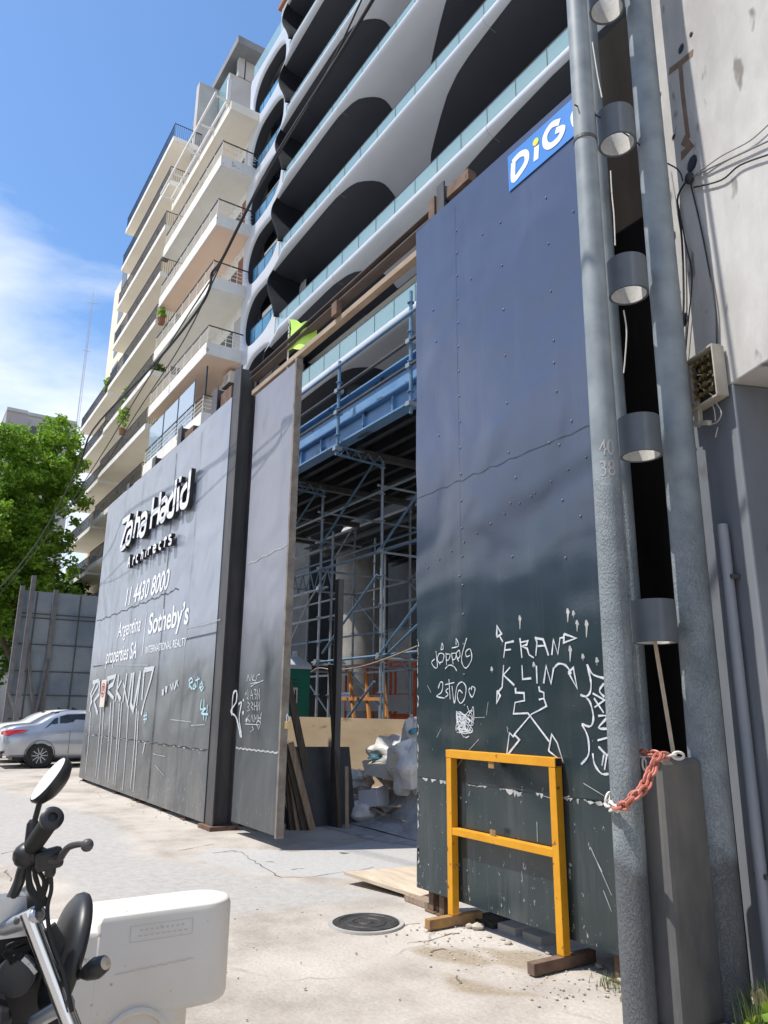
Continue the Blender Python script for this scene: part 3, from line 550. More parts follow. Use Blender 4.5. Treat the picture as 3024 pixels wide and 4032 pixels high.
# its steel feet and the posts standing behind it
for x in (-18.15, -15.3, -13.95, -13.65, -12.4, -11.3): MB().box(x-.03, x+.03, YF+.04, YF+.10, .004, .09).box(x-.08, x+.08, YF+.0, YF+.16, .006, .02).build('foot', M['steel_rust'], lp)
for x, zt, lab in ((-11.5, 6.85, 'dark steel post top showing above the grey hoarding nearest the gate'), (-13.35, 6.75, 'dark steel post top behind the grey hoarding left of the vertical seam'), (-15.0, 6.62, 'dark steel post top third from the gate behind the grey hoarding'), (-17.0, 6.55, 'dark steel post top farthest from the gate behind the grey hoarding')):
    t = thing('steel_post', lab, 'steel post', (x, YF+.35, 0), 'posts behind the lettered hoarding')
    MB().box(x-.12, x+.12, YF+.10, YF+.118, 0, zt).box(x-.12, x+.12, YF+.342, YF+.36, 0, zt).box(x-.01, x+.01, YF+.12, YF+.34, 0, zt).build('column', M['steel_dark'], t)
    MB().box(x+.125, x+.62, YF+.16, YF+.30, zt-.42, zt-.14).build('bracket', M['steel_rust'], t)
# no-parking plate on the lettered hoarding
ns = thing('parking_sign', 'small white no parking plate with a red ring on the lettered hoarding', 'sign', (-16.6, YF-.04, 1.9))
a = oy(*ck3(868, 1060), YF-.05); b_ = oy(*ck3(930, 1290), YF-.05); w2 = .17; zc = (a.z+b_.z)/2; xc = (a.x+b_.x)/2-.0; hh = (a.z-b_.z)/2
MB().box(xc-w2*1.15, xc+w2*1.15, YF-.056, YF-.046, b_.z, a.z).build('plate', mk('sign_plate', (.74, .66, .58), rough=.5), ns)
zr_ = b_.z+(a.z-b_.z)*.62
MB().ribbon([(xc+.135*math.cos(i*math.pi/16), YF-.060, zr_+.135*math.sin(i*math.pi/16)) for i in range(33)], .035, lift=0).ribbon([(xc-.10, YF-.0604, zr_-.10), (xc+.10, YF-.0604, zr_+.10)], .03).build('ring', M['red'], ns)
text_mesh('E', xc-.055, xc+.055, zr_-.085, zr_+.085, YF-.059, 'letter', M['ink'], ns, 0, .015)
# sliding gate leaf --------------------------------------------
gt = thing('gate_leaf', 'tall narrow grey sliding gate leaf with mirrored white scribbles and rusty edge', 'gate', (-9.1, 4.0, 0))
GX0, GX1 = -9.80, -8.40
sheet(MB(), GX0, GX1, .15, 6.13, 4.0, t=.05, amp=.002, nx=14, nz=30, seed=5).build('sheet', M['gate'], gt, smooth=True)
MB().box(GX1-.002, GX1+.04, 3.965, 4.06, .13, 6.15).build('edge_angle', mk('edge_angle', (.26, .23, .19), (.16, .13, .11), scale=7, rough=.7), gt)
MB().box(GX0, GX1, 4.056, 4.10, .2, .28).box(GX0, GX1, 4.056, 4.10, 6.0, 6.1).box(GX0, GX1, 4.056, 4.10, 3.1, 3.18).build('back_frame', M['steel_dark'], gt)
YT = 4.0-.0045
sm = MB().ribbon([(GX0+.03+(GX1-GX0-.06)*i/30, YT, 1.06+.008*math.sin(i*2)) for i in range(31)], .02)
sm.ribbon([(GX0+.05+(GX1-GX0-.1)*i/40, YT-.001, 3.52+.012*(i % 2)+.01*math.sin(i*.5)+.06*i/40) for i in range(41)], .015); sm.build('seam', M['chip'], gt)
strokes('graffiti_tag', cg, YT-.001, [[(115, 400), (125, 250), (150, 225), (148, 300), (110, 370), (150, 420), (180, 560)], [(165, 320), (185, 310), (170, 420), (188, 560)]], .035, M['spray'], gt)
MB().ball(oy(*cg(197, 383), YT-.001), .028, 5, (1, .1, 1)).ball(oy(*cg(222, 435), YT-.001), .03, 5, (1, .1, 1)).ball(oy(*cg(200, 290), YT-.001), .02, 5, (1, .1, 1)).build('paint_dots', M['spray'], gt)
ls = [[(225, 150), (235, 105), (248, 150), (262, 105), (268, 150)], [(280, 100), (265, 140), (290, 150), (300, 110), (320, 100)], [(275, 175), (345, 145)], [(250, 170), (300, 160), (255, 190)],
 [(232, 210), (236, 285), (226, 270)], [(250, 285), (258, 215), (270, 285)], [(252, 255), (268, 252)], [(278, 210), (292, 215), (282, 245), (295, 250), (285, 285)], [(300, 285), (300, 210), (318, 280), (316, 205)],
 [(232, 305), (248, 318), (232, 340), (250, 360), (228, 368)], [(258, 300), (270, 320), (258, 335), (272, 360)], [(280, 300), (280, 365)], [(282, 335), (294, 330)], [(296, 300), (296, 365)], [(303, 365), (304, 300), (318, 362), (320, 298)],
 [(245, 395), (226, 420), (246, 445)], [(252, 448), (262, 395), (272, 448)], [(278, 448), (280, 395), (290, 430), (300, 395), (302, 448)], [(310, 395), (310, 448)], [(312, 420), (325, 418)], [(327, 392), (326, 448)], [(215, 235), (217, 255)], [(222, 230), (224, 250)], [(330, 380), (332, 400)],
 [(212, 462), (312, 468)], [(250, 520), (275, 500), (262, 480)], [(295, 455), (310, 435), (325, 455), (310, 500), (295, 460)]]
strokes('graffiti_tag', cg, YT-.0008, ls, .012, M['spray'], gt, False)
pk = thing('padlock', 'brass padlock hanging on the gate leaf edge', 'padlock', tuple(oy(*cg(518, 465), 4.02)))
p = oy(*cg(518, 468), 3.95); MB().box(p.x-.045, p.x+.045, 3.935, 3.965, p.z-.045, p.z+.04).build('body', M['brass'], pk, bevel=.006)
MB().path([(p.x-.03, 3.95, p.z+.038), (p.x-.03, 3.95, p.z+.09), (p.x, 3.95, p.z+.125), (p.x+.03, 3.95, p.z+.09), (p.x+.03, 3.95, p.z+.038)], .008, 6).build('shackle', M['chrome'], pk)
# gate post and the top rails
gp = thing('gate_post', 'tall dark H section steel post between lettered hoarding and gate leaf', 'steel post', (-10.2, 4.0, 0))
MB().box(-10.38, -10.10, 3.86, 3.88, .06, 6.72).box(-10.38, -10.10, 4.12, 4.14, .06, 6.72).box(-10.25, -10.23, 3.88, 4.12, .06, 6.72).build('column', M['steel_dark'], gp)
MB().box(-10.48, -10.02, 3.80, 4.2, .0, .058).build('base_plate', M['steel_rust'], gp)
MB().box(-10.12, -9.62, 4.16, 4.30, 6.28, 6.62).build('bracket', M['steel_dark'], gp)
tag(MB().box(-10.08, -9.5, 4.22, 4.24, .05, 6.05).build('shade_plate', M['black']), 'black plate added for the shade in the gap beside the gate post', 'steel plate')  # black plate added in the gap; its colour stands for the shade there
tag(MB().box(-9.95, -5.30, 3.99, 4.08, 6.18, 6.255).build('gate_track', M['rail_tan'], bevel=.004), 'weathered tan lower track beam above the gate opening', 'beam')
ur = thing('gate_track', 'dark brown upper track beam above the gate opening', 'beam', (-7.5, 4.1, 6.47))
MB().box(-10.0, -5.12, 3.96, 4.10, 6.44, 6.452).box(-10.0, -5.12, 4.02, 4.035, 6.454, 6.54).box(-10.0, -5.12, 3.96, 4.10, 6.542, 6.555).build('rail', M['rail_brown'], ur)
MB().box(-7.35, -7.22, 3.93, 4.0, 6.26, 6.44).build('hanger', M['steel_rust'], ur)
gb = thing('gate_post', 'dark rusty bracket post rising above the top left of the dark hoarding', 'steel post', (-5.1, 4.05, 0))
MB().box(-5.19, -5.07, 3.94, 3.96, .1, 6.72).box(-5.19, -5.07, 4.10, 4.12, .1, 6.72).box(-5.14, -5.12, 3.96, 4.10, .1, 6.72).build('column', M['steel_dark'], gb)
MB().box(-5.30, -5.20, 3.92, 4.08, 6.38, 6.62).box(-5.06, -4.72, 3.97, 4.07, 6.52, 6.64).build('bracket', M['steel_rust'], gb)
# flag
fl = thing('flag', 'lime green flag on a thin pole above the gate leaf', 'flag', (-8.73, 4.02, 6.1))
MB().tube((-8.76, 4.02, 5.9), (-8.77, 4.02, 6.95), .012).build('flag_pole', M['rail_white'], fl)
rows = []
for i in range(13):
    u = i/12; rows.append([(-8.755+.72*u, 4.02+.05*math.sin(u*7+v*2)*u+.02*math.sin(v*4), 6.92-.50*v*(1-.30*u)-.42*u*(1-.1*v)+.05*math.sin(u*9)*u) for v in [k/8 for k in range(9)]])
MB().grid(rows).build('cloth', M['flag'], fl, smooth=True)
mk_ = MB()
for ln in ([(-8.66, 6.79), (-8.62, 6.70), (-8.66, 6.66)], [(-8.62, 6.8), (-8.58, 6.72), (-8.56, 6.64)], [(-8.66, 6.62), (-8.6, 6.62), (-8.56, 6.6)]): mk_.ribbon([(x, 3.955, z) for x, z in ln], .018)
mk_.build('emblem', M['ink'], fl)

# ---------------------------------------------------------------- yellow barrier frame
yb = thing('barrier_frame', 'yellow square tube barrier frame leaning close to the dark hoarding', 'barrier', (-4.25, 3.76, 0))
for x in (-4.915, -3.80):
    MB().box(x, x+.060, 3.772, 3.834, .085, 1.20).build('post', M['yellow'], yb, bevel=.003)
    MB().box(x-.002, x+.060, 3.52 if x > -4 else 3.56, 4.06, .015, .083).build('foot', M['foot_rust'] if x > -4 else M['yellow_old'], yb, bevel=.003)
MB().box(-4.918, -3.737, 3.770, 3.836, 1.202, 1.262).build('top_rail', M['yellow'], yb, bevel=.003)
MB().box(-3.7365, -3.7345, 3.776, 3.830, 1.208, 1.256).build('tube_end', M['ink'], yb)
MB().box(-4.854, -3.801, 3.774, 3.832, .645, .695).build('middle_rail', M['yellow'], yb, bevel=.003)
for z in (1.185, .702): MB().box(-4.42, -4.36, 3.78, 3.786, z-.03 if z > 1 else z-.004, z+.012 if z > 1 else z+.035).build('tab', M['yellow_old'], yb)

# ---------------------------------------------------------------- small things on the pavement
mh = thing('manhole_cover', 'round cast iron manhole cover in the sandy pavement', 'manhole cover', (-5.28, 3.28, 0))
MB().lathe([(.0, .018), (.05, .018), (.055, .012), (.10, .012), (.105, .018), (.15, .018), (.155, .012), (.20, .012), (.205, .018), (.245, .018), (.25, 0)], (-5.28, 3.28, .004), n=40).build('lid', M['grate'], mh, smooth=True)
MB().lathe([(.255, .0), (.255, .014), (.285, .014), (.29, 0)], (-5.28, 3.28, .004), n=40).build('rim', M['concrete'], mh)
pb = [(-6.52, 3.80), (-5.62, 4.02), (-5.75, 4.62), (-6.66, 4.70)]
tag(MB().add([(x, y, .05+.06*(i in (0,))) for i, (x, y) in enumerate(pb)]+[(x, y, .022+.06*(i in (0,))) for i, (x, y) in enumerate(pb)], [(0, 1, 2, 3), (7, 6, 5, 4), (0, 4, 5, 1), (1, 5, 6, 2), (2, 6, 7, 3), (3, 7, 4, 0)]).build('plywood_sheet', M['wood_pale']), 'pale warped plywood sheet lying on the pavement by the dark hoarding', 'board')
tag(MB().box(-5.72, -5.25, 3.93, 4.06, .006, .05).build('timber', M['wood']), 'short weathered timber under the corner of the dark hoarding', 'timber')
tag(MB().bar((-6.15, 4.06, .02), (-5.55, 4.12, .024), .11, .03).build('timber', M['wood_dark']), 'dark plank beside the plywood sheet on the pavement', 'timber')
gr = thing('drain_grate', 'small square iron drain grate beneath the dark hoarding', 'drain grate', (-4.8, 4.1, 0))
MB().box(-4.96, -4.66, 3.99, 4.01, .006, .04).box(-4.96, -4.66, 4.23, 4.25, .006, .04).box(-4.96, -4.94, 4.01, 4.23, .006, .04).box(-4.68, -4.66, 4.01, 4.23, .006, .04).build('frame', M['grate'], gr)
bb = MB()
for i in range(6): bb.box(-4.925+.042*i, -4.905+.042*i, 4.01, 4.23, .012, .034)
for j in range(3): bb.box(-4.94, -4.68, 4.05+.06*j, 4.06+.06*j, .014, .030)
bb.build('bars', M['grate'], gr)
for x0, lab in ((-4.62, 'grey concrete block under the hoarding next to the drain grate'), (-4.36, 'grey concrete block under the hoarding further from the drain grate')):
    tag(MB().box(x0, x0+.19, 4.0, 4.22, .006, .065).build('concrete_block', M['concrete'], bevel=.006), lab, 'block')
tag(MB().box(-3.42, -3.24, 3.98, 4.10, .006, .075).build('brick', M['brick'], bevel=.004), 'red brick on the ground under the hoarding by the pole', 'brick')
def rock(x, y, r, seed, z=.006):
    q = random.Random(seed); rows = []
    n = 7
    for i in range(n+1):
        a = math.pi*i/n; rows.append([(x+r*math.sin(a)*math.cos(2*math.pi*k/9)*q.uniform(.75, 1.15), y+r*math.sin(a)*math.sin(2*math.pi*k/9)*q.uniform(.75, 1.15), z+r*.45+r*.55*math.cos(a)*q.uniform(.8, 1.1)) for k in range(9)])
    return MB().grid(rows, True)
for i, (px, py, r) in enumerate([(520, 1410, .05), (460, 1400, .035), (740, 1520, .03), (600, 1470, .022), (980, 1550, .022), (1030, 1590, .02), (700, 1490, .02), (1560, 1800, .03), (1400, 1690, .03)]):
    p = oz(*c1(px, py)); tag(rock(p.x, p.y, r, i).build('stone', M['stone'], smooth=True), 'loose pale stone on the sandy ground in front of the dark hoarding', 'stone', 'stones in front of the dark hoarding')
gv = MB(); q_ = random.Random(12)
for i in range(380):
    if i < 230: x = q_.uniform(-5.0, -3.3); y = q_.gauss(3.62, .2)
    elif i < 320: x = q_.uniform(-18.2, -10.5); y = q_.gauss(3.72, .09)
    else: x = q_.uniform(-7, -2.6); y = q_.uniform(.8, 3.6)
    r = q_.choice((.004, .005, .007, .010)); gv.ball((x, y, .008+r*.3), r, 3, (1.2, 1, .7))
gv.build('gravel', M['stone'], kind='stuff')
ck = MB(); q_ = random.Random(8)
for crop, ln in ((cg, [(0, 1400), (190, 1395), (210, 1420), (330, 1500), (470, 1575), (620, 1580), (830, 1555), (960, 1535), (1100, 1520), (1180, 1490)]), (cg, [(360, 1470), (400, 1466), (450, 1472)]), (cg, [(560, 1525), (600, 1512), (650, 1518)]), (cg, [(1020, 1995), (1250, 1960), (1400, 1925), (1560, 1900)]), (c1, [(0, 1500), (180, 1490), (330, 1445), (425, 1432)]), (c1, [(170, 1580), (250, 1550), (340, 1545)]), (c1, [(300, 1480), (312, 1530)]), (c1, [(340, 1740), (370, 1790), (390, 1830)]),
 (lambda x, y: (x/1.659, 2900+y/1.659), [(1180, 745), (1300, 720), (1450, 700)]), (lambda x, y: (x/1.659, 2900+y/1.659), [(1400, 765), (1500, 750), (1600, 758)]), (lambda x, y: (x/1.659, 2900+y/1.659), [(0, 770), (80, 752), (150, 740)]), (lambda x, y: (x/1.659, 2900+y/1.659), [(30, 880), (60, 930), (100, 965)])):
    P_ = [oz(*crop(*p)) for p in ln]; out = []
    for a, b in zip(P_, P_[1:]):
        n_ = max(2, int((b-a).length/.09))
        for k in range(n_): t_ = a+(b-a)*k/n_; out.append(Vector((t_.x+q_.uniform(-.022, .022), t_.y+q_.uniform(-.022, .022), 0)))
    out = [Vector((p.x, p.y, gz(p.x, p.y)*.35+.0095)) for p in out]; ck.ribbon(out, [q_.uniform(.004, .016) for _ in out], (0, 0, 1), .00003)
ck.build('pavement_cracks', mk('crack_dirt', (.12, .10, .08), (.20, .17, .14), scale=20, rough=1), kind='structure')
def tuft(pts, n, h, m, seed, name='grass', w=.006):
    q = random.Random(seed); mb = MB()
    for i in range(n):
        x, y = q.choice(pts); x += q.gauss(0, .05); y += q.gauss(0, .04); a = q.uniform(0, 6.28); l = h*q.uniform(.5, 1.2); ln = q.uniform(.1, .7)
        dx, dy = math.cos(a), math.sin(a); p = [Vector((x+dx*l*ln*t*t, y+dy*l*ln*t*t, .004+l*t)) for t in (0, .4, .75, 1)]
        sd = Vector((-dy, dx, 0)); b = len(mb.v)
        for k, t in enumerate((1, .8, .5, .05)): mb.v += [tuple(p[k]+sd*w*t/2), tuple(p[k]-sd*w*t/2)]
        mb.f += [(b, b+1, b+3, b+2), (b+2, b+3, b+5, b+4), (b+4, b+5, b+7, b+6)]
    return mb.build(name, m, kind='stuff')
# ---------------------------------------------------------------- curved white building
zb = thing('curved_facade_building', 'modern white building with wavy dark balcony soffits and teal glass railings', 'building', (-15, 10.5, 0))
NF = 9
TK = [12.9+3.32*k for k in range(NF)]
PRF = [(10.47, -.755), (10.40, -.76), (10.31, -.79), (10.22, -.85), (10.15, -.93), (10.11, -1.02), (10.115, -1.11), (10.17, -1.18), (10.26, -1.22), (10.40, -1.245), (10.6, -1.268), (10.9, -1.295), (11.3, -1.315), (11.7, -1.325), (12.05, -1.33)]
PRF = [(p.x, p.y) for p in smooth([Vector((a, b, 0)) for a, b in PRF], 3)]
LOW = [p for i, p in enumerate(PRF) if i > 22]            # the underside, y rising
def zlow(y):
    for (a, b), (c, d) in zip(LOW, LOW[1:]):
        if a <= y <= c: return b+(d-b)*(y-a)/(c-a)
    return LOW[-1][1] if y > LOW[-1][0] else LOW[0][1]
def lerp(tab, t):
    if t <= tab[0][0]: return tab[0][1]
    for (a, b), (c, d) in zip(tab, tab[1:]):
        if t <= c: return b+(d-b)*(t-a)/(c-a)
    return tab[-1][1]
XSF = [(-3.45, -23.84), (-3.2, -23.90), (-2.9, -24.04), (-2.6, -24.20), (-2.25, -24.42), (-1.95, -24.57), (-1.7, -24.66), (-1.5, -24.68), (-1.36, -24.60), (-1.27, -24.42), (-1.22, -24.15)]
LEAF_L = [(10.27, -19.4), (10.30, -21.2), (10.34, -23.0), (10.37, -24.0), (10.41, -24.60), (10.46, -24.70), (12.0, -24.70)]
LEAF_R = [(10.27, -19.2), (10.30, -18.85), (10.36, -18.35), (10.45, -18.05), (10.6, -17.85), (10.8, -17.66), (11.0, -17.56), (11.2, -17.55), (11.4, -17.62), (11.7, -17.78), (12.0, -17.98)]
RGT_L = [(10.20, -9.0), (10.27, -10.5), (10.33, -11.35), (10.40, -12.2), (10.5, -12.85), (10.7, -13.55), (11.0, -14.25), (11.35, -15.0), (11.65, -15.6), (12.0, -16.1)]
XR = -2.2
for k, T in enumerate(TK):
    mb = MB(); xs = [-24.72+.12*i for i in range(14)]+[-23.0+.3*i for i in range(int((23.0+XR)/.3)+1)]
    def sec(x):                                         # the edge thins out and bends back towards the left end
        t = max(0, min(1, (-23.1-x)/1.62)); f = 1-.90*t**.8; sh = 0
        return [(x, min(12.05, 10.36+(a-10.36)*f+sh) if a < 11 else a, T-1.245+(b+1.245)*f) for a, b in PRF]
    mb.grid([sec(x) for x in xs])
    mb.add([(-23.6, 10.47, T-.765), (XR, 10.47, T-.765), (XR, 12.05, T-.765), (-23.6, 12.05, T-.765), (XR, 12.05, T-1.32), (-23.6, 12.05, T-1.32)], [(0, 1, 2, 3), (3, 2, 4, 5)])
    sl_ = mb.build('balcony_slab', M['cladding'], zb, smooth=True, sharp=60)
    jt = MB()
    for x in (-18.9, -11.3): jt.path([(x, a-.003, T+b-.002) for a, b in PRF[3:30]], .006, 4)
    jt.build('panel_joint', M['stucco_grey'], sl_)
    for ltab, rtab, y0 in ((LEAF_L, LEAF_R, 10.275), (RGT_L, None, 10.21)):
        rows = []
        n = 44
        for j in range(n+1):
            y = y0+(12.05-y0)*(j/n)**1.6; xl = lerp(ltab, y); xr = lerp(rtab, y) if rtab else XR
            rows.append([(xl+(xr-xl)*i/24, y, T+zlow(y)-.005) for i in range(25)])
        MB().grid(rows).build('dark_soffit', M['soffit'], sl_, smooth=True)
    gl = MB().box(-24.15, XR, 10.475, 10.487, T-1.0, T); g_ = gl.build('glass_railing', M['glass'], zb)
    jm = MB()
    x = -24.15
    while x < XR: jm.box(x-.010, x+.010, 10.468, 10.474, T-.9, T-.002); x += 1.04
    jm.box(-24.15, XR, 10.466, 10.49, T+.001, T+.018).build('joint', M['joint'], g_)
    if k < 8: MB().add([(-24.4, 12.06, T-1.36), (XR, 12.06, T-1.36), (XR, 14.6, T-1.36), (-24.4, 14.6, T-1.36)], [(0, 1, 2, 3)]).build('room_ceiling', M['cream_in'], zb)
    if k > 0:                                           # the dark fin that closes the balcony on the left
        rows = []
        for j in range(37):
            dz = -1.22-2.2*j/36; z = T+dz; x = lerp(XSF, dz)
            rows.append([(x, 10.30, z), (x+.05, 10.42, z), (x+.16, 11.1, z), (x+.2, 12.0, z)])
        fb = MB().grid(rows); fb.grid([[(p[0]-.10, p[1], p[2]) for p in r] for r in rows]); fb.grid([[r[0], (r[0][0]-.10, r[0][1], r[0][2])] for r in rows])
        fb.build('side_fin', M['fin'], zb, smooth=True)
MB().box(-24.2, XR, 14.6, 15.2, 11.4, TK[-1]).build('window_wall', M['glass_dark'], zb)
MB().box(XR, XR+.3, 10.4, 15.2, 0, TK[-1]).build('side_wall', M['stucco_grey'], zb)
MB().box(-30.9, XR, 15.25, 24, 0, TK[-1]+.5).build('core', M['stucco_grey'], zb)
# left bay with rounded openings
YB = 11.6
bx0, bx1 = -30.75, -23.9
def lean(z): return -.05*(z-17)
def hole(k):
    B = TK[k]-1.88; out = []
    xl, xr, h = -30.42+lean(B), -26.9+lean(B)*.5, 2.62
    for i in range(64):
        a = 2*math.pi*i/64; c, s_ = math.cos(a), math.sin(a)
        e = 2/2.9
        rx = (xr-xl)/2; px = (xl+xr)/2+rx*math.copysign(abs(c)**e, c); pz = B+h/2+h/2*math.copysign(abs(s_)**e, s_)
        pz += .18*(px-xl)/(xr-xl)*(1 if s_ < 0 else .1)+(.0)
        if c < 0: px += .42*max(0, s_)*(-c)
        out.append((px, pz))
    return out
for k in range(0, 7):
    z0, z1 = TK[k]-2.19, TK[k]-2.19+3.32
    hp = hole(k); cx_, cz_ = (bx0+bx1)/2-1.1+lean(z0+1.6), (z0+z1)/2-.1; mb = MB()
    outr = []
    for px, pz in hp:
        dx, dz = px-cx_, pz-cz_; t_ = min(((bx1 if dx > 0 else bx0)-cx_)/dx if abs(dx) > 1e-6 else 1e9, ((z1 if dz > 0 else z0)-cz_)/dz if abs(dz) > 1e-6 else 1e9)
        outr.append((cx_+dx*t_, cz_+dz*t_))
    ln_ = lean(z0+1.6); bx0_ = bx0
    # corners pulled in by the nearest samples
    for c_ in ((bx0, z0), (bx0, z1), (bx1, z0), (bx1, z1)):
        i = min(range(64), key=lambda i: (outr[i][0]-c_[0])**2+(outr[i][1]-c_[1])**2); outr[i] = c_
    big = [(cx_+(px-cx_)*1.075+(px-cx_)*0, cz_+(pz-cz_)*1.12) for px, pz in hp]
    rows = [[(x+(lean(z) if x < -28 else 0), YB, z) for x, z in outr], [(x, YB, z) for x, z in big], [((x*.6+a*.4), YB+.015, z*.6+b*.4) for (x, z), (a, b) in zip(big, hp)], [((x*.2+a*.8), YB+.06, z*.2+b*.8) for (x, z), (a, b) in zip(big, hp)], [(x, YB+.13, z) for x, z in hp]]
    MB().grid([[(x, YB+.131, z) for x, z in hp], [(x, YB+.6, z) for x, z in hp]], True).build('bay_reveal', M['soffit'], zb, smooth=True)
    MB().grid(rows, True).build('bay_frame', M['cladding'], zb, smooth=True, sharp=50)
    B = TK[k]-1.88
    MB().add([(bx0+.1, YB+.9, z0+.2), (bx1, YB+.9, z0+.2), (bx1, YB+.9, z1+.2), (bx0+.1, YB+.9, z1+.2)], [(0, 1, 2, 3)]).build('bay_window', M['glass_dark'], zb)
    MB().box(-29.7+lean(B), -25.4, YB+.62, YB+.66, B+1.62, B+1.98).build('blind', M['soffit_white'], zb)
    lz = lean(B); gl = MB().box(-30.2+lz, -26.5+lz, YB+.30, YB+.312, B+.02, B+1.22).build('bay_glass', mk('bay_glass', (.07, .25, .44), rough=.05, spec=.8) if k == 0 else bpy.data.materials['bay_glass'], zb)
    jm = MB()
    for i in range(4): jm.box(-29.7+lz+i*.86, -29.68+lz+i*.86, YB+.288, YB+.297, B+.03, B+1.22)
    jm.box(-30.2+lz, -26.5+lz, YB+.285, YB+.315, B+1.225, B+1.245).build('joint', M['joint'], gl)
zt = TK[6]-2.19+3.32
MB().box(bx0+lean(zt), bx1, YB+.02, 15, zt+.003, zt+.25).build('roof_edge', M['cladding'], zb)
MB().box(bx0+lean(zt)+.05, bx1, YB+.10, YB+.112, zt+.25, zt+1.25).build('roof_glass', M['glass'], zb)
MB().box(bx0, bx1, YB+.61, 15, 0, 9.5).build('lower_wall', M['dark_deck'], zb)  # near-black colour stands in for shade low behind the scaffold
MB().prism([(bx0+lean(9), YB+.02, 9), (bx0+lean(9)+.15, YB+.02, 9), (bx0+lean(zt)+.15, YB+.02, zt), (bx0+lean(zt), YB+.02, zt)], (0, 3, 0)).build('party_wall', M['cladding'], zb)
for x, y in ((-19.2, 11.6), (-12.5, 11.4), (-6.5, 11.4)):
    t = thing('concrete_column', {-19.2: 'thick round pale concrete column behind the scaffold in the gate opening', -12.5: 'round concrete column under the white building hidden by the dark hoarding', -6.5: 'round concrete column under the white building near the street pole'}[x], 'column', (x, y, 0))
    MB().lathe([(.80, 0), (.80, 6.4), (.74, 6.75), (.62, 6.95)], (x, y, 0), n=32).build('shaft', M['concrete'], t, smooth=True)
    MB().lathe([(.60, 6.8), (.60, 11.6)], (x, y, 0), n=24).build('neck', M['soffit'], t, smooth=True)
tag(MB().box(-30, -2.5, 13.6, 13.9, 0, 11.3).build('back_wall', M['dark_deck']), 'dark unlit ground floor wall at the back of the building site', 'wall')  # wall coloured near-black in place of interior shade
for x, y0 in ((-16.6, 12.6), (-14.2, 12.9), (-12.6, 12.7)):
    tag(MB().box(x, x+.7, y0, y0+.12, 0, 8).build('concrete_pier', mk('dim_concrete', (.10, .10, .10), (.15, .15, .145), scale=2, rough=.9) if x < -16 else bpy.data.materials['dim_concrete']), {-16.6: 'flat grey concrete pier in the dark site right of the round column', -14.2: 'middle flat concrete pier in the dark site', -12.6: 'flat concrete pier nearest the dark hoarding in the site'}[x], 'pier')  # pier concrete darkened in colour for the dim interior

# ---------------------------------------------------------------- white balcony building
def balcony(root, x0, x1, yf, yb, z, fas, msof, style, h=1.0, sol=True, corner=True, mw=None):
    mw = mw or M['stucco']
    b = MB().box(x0, x1, yf, yb, z, z+.16)
    b.box(x0, x1, yf, yf+.10, z+.162, z+fas).box(x1-.10, x1, yf+.102, yb, z+.162, z+fas).box(x0, x0+.10, yf+.102, yb, z+.162, z+fas)
    o = b.build('balcony', mw, root)
    MB().box(x0+.06, x1-.06, yf+.06, yb, z-.006, z-.002).build('soffit', msof, o)
    r = MB(); zt = z+fas
    if style == 'white':
        n = int((x1-x0)/1.1)
        for i in range(n+1):
            x = x0+.05+(x1-x0-.1)*i/n; r.box(x-.015, x+.015, yf+.04, yf+.07, zt, zt+h)
        for q in (.28, .52, .76):
            r.box(x0+.03, x1-.03, yf+.035, yf+.055, zt+h*q, zt+h*q+.02); r.box(x1-.065, x1-.045, yf+.05, yb, zt+h*q, zt+h*q+.02)
        r.box(x1-.07, x1-.04, (yf+yb)/2, (yf+yb)/2+.03, zt, zt+h)
        rr = r.build('railing', M['rail_white'], o)
        MB().box(x0, x1, yf+.03, yf+.08, zt+h, zt+h+.045).box(x1-.08, x1-.03, yf+.081, yb, zt+h, zt+h+.045).build('handrail', M['rail_dark'], o)
    else:
        x = x0+.05
        while x < x1: r.box(x-.008, x+.008, yf+.04, yf+.056, zt, zt+h); x += .115
        y = yf+.1
        while y < yb: r.box(x1-.06, x1-.044, y, y+.016, zt, zt+h); y += .13
        r.box(x0, x1, yf+.03, yf+.066, zt+h, zt+h+.04).box(x1-.07, x1-.034, yf+.07, yb, zt+h, zt+h+.04).box(x0, x1, yf+.035, yf+.061, zt+.06, zt+.085)
        for q in range(3):
            xx = x0+(x1-x0)*(q+.7)/3.2; r.lathe([(.16, -.01), (.16, .01), (.135, .01), (.135, -.01), (.16, -.01)], (xx, yf+.048, zt+h*.55), (0, 1, 0), 14)
        r.build('railing', M['rail_dark'], o)
    return o
YA0, YA1 = 9.9, 11.7
wa = thing('apartment_building', 'white apartment building with deep balconies beside the curved facade', 'building', (-35, YA1, 0))
AX0, AX1 = -39.7, -30.45
MB().box(AX0, -30.95, YA1, 24, 0, 31.2).build('wall', M['stucco'], wa)
AZ = [10.4, 13.75, 17.2, 20.6, 24.0, 27.35]
for i, z in enumerate(AZ):
    o = balcony(wa, AX0, AX1, YA0, YA1, z, .62, [M['soffit_white'], M['soffit_peach'], M['soffit_peach'], M['soffit_white'], M['soffit_peach'], M['soffit_white']][i], 'white', .82)
    parts('window', [(-37.6, -35.2, YA1-.03, YA1-.004, z+.2, z+2.5), (-33.9, -32.1, YA1-.03, YA1-.004, z+.2, z+2.4)], M['glass_dark'], wa)
    MB().box(-31.9, -31.05, YA1-.035, YA1-.003, z+.2, z+2.75).build('wall_panel', M['brick'] if i in (1, 3, 4) else M['stucco_grey'], wa)
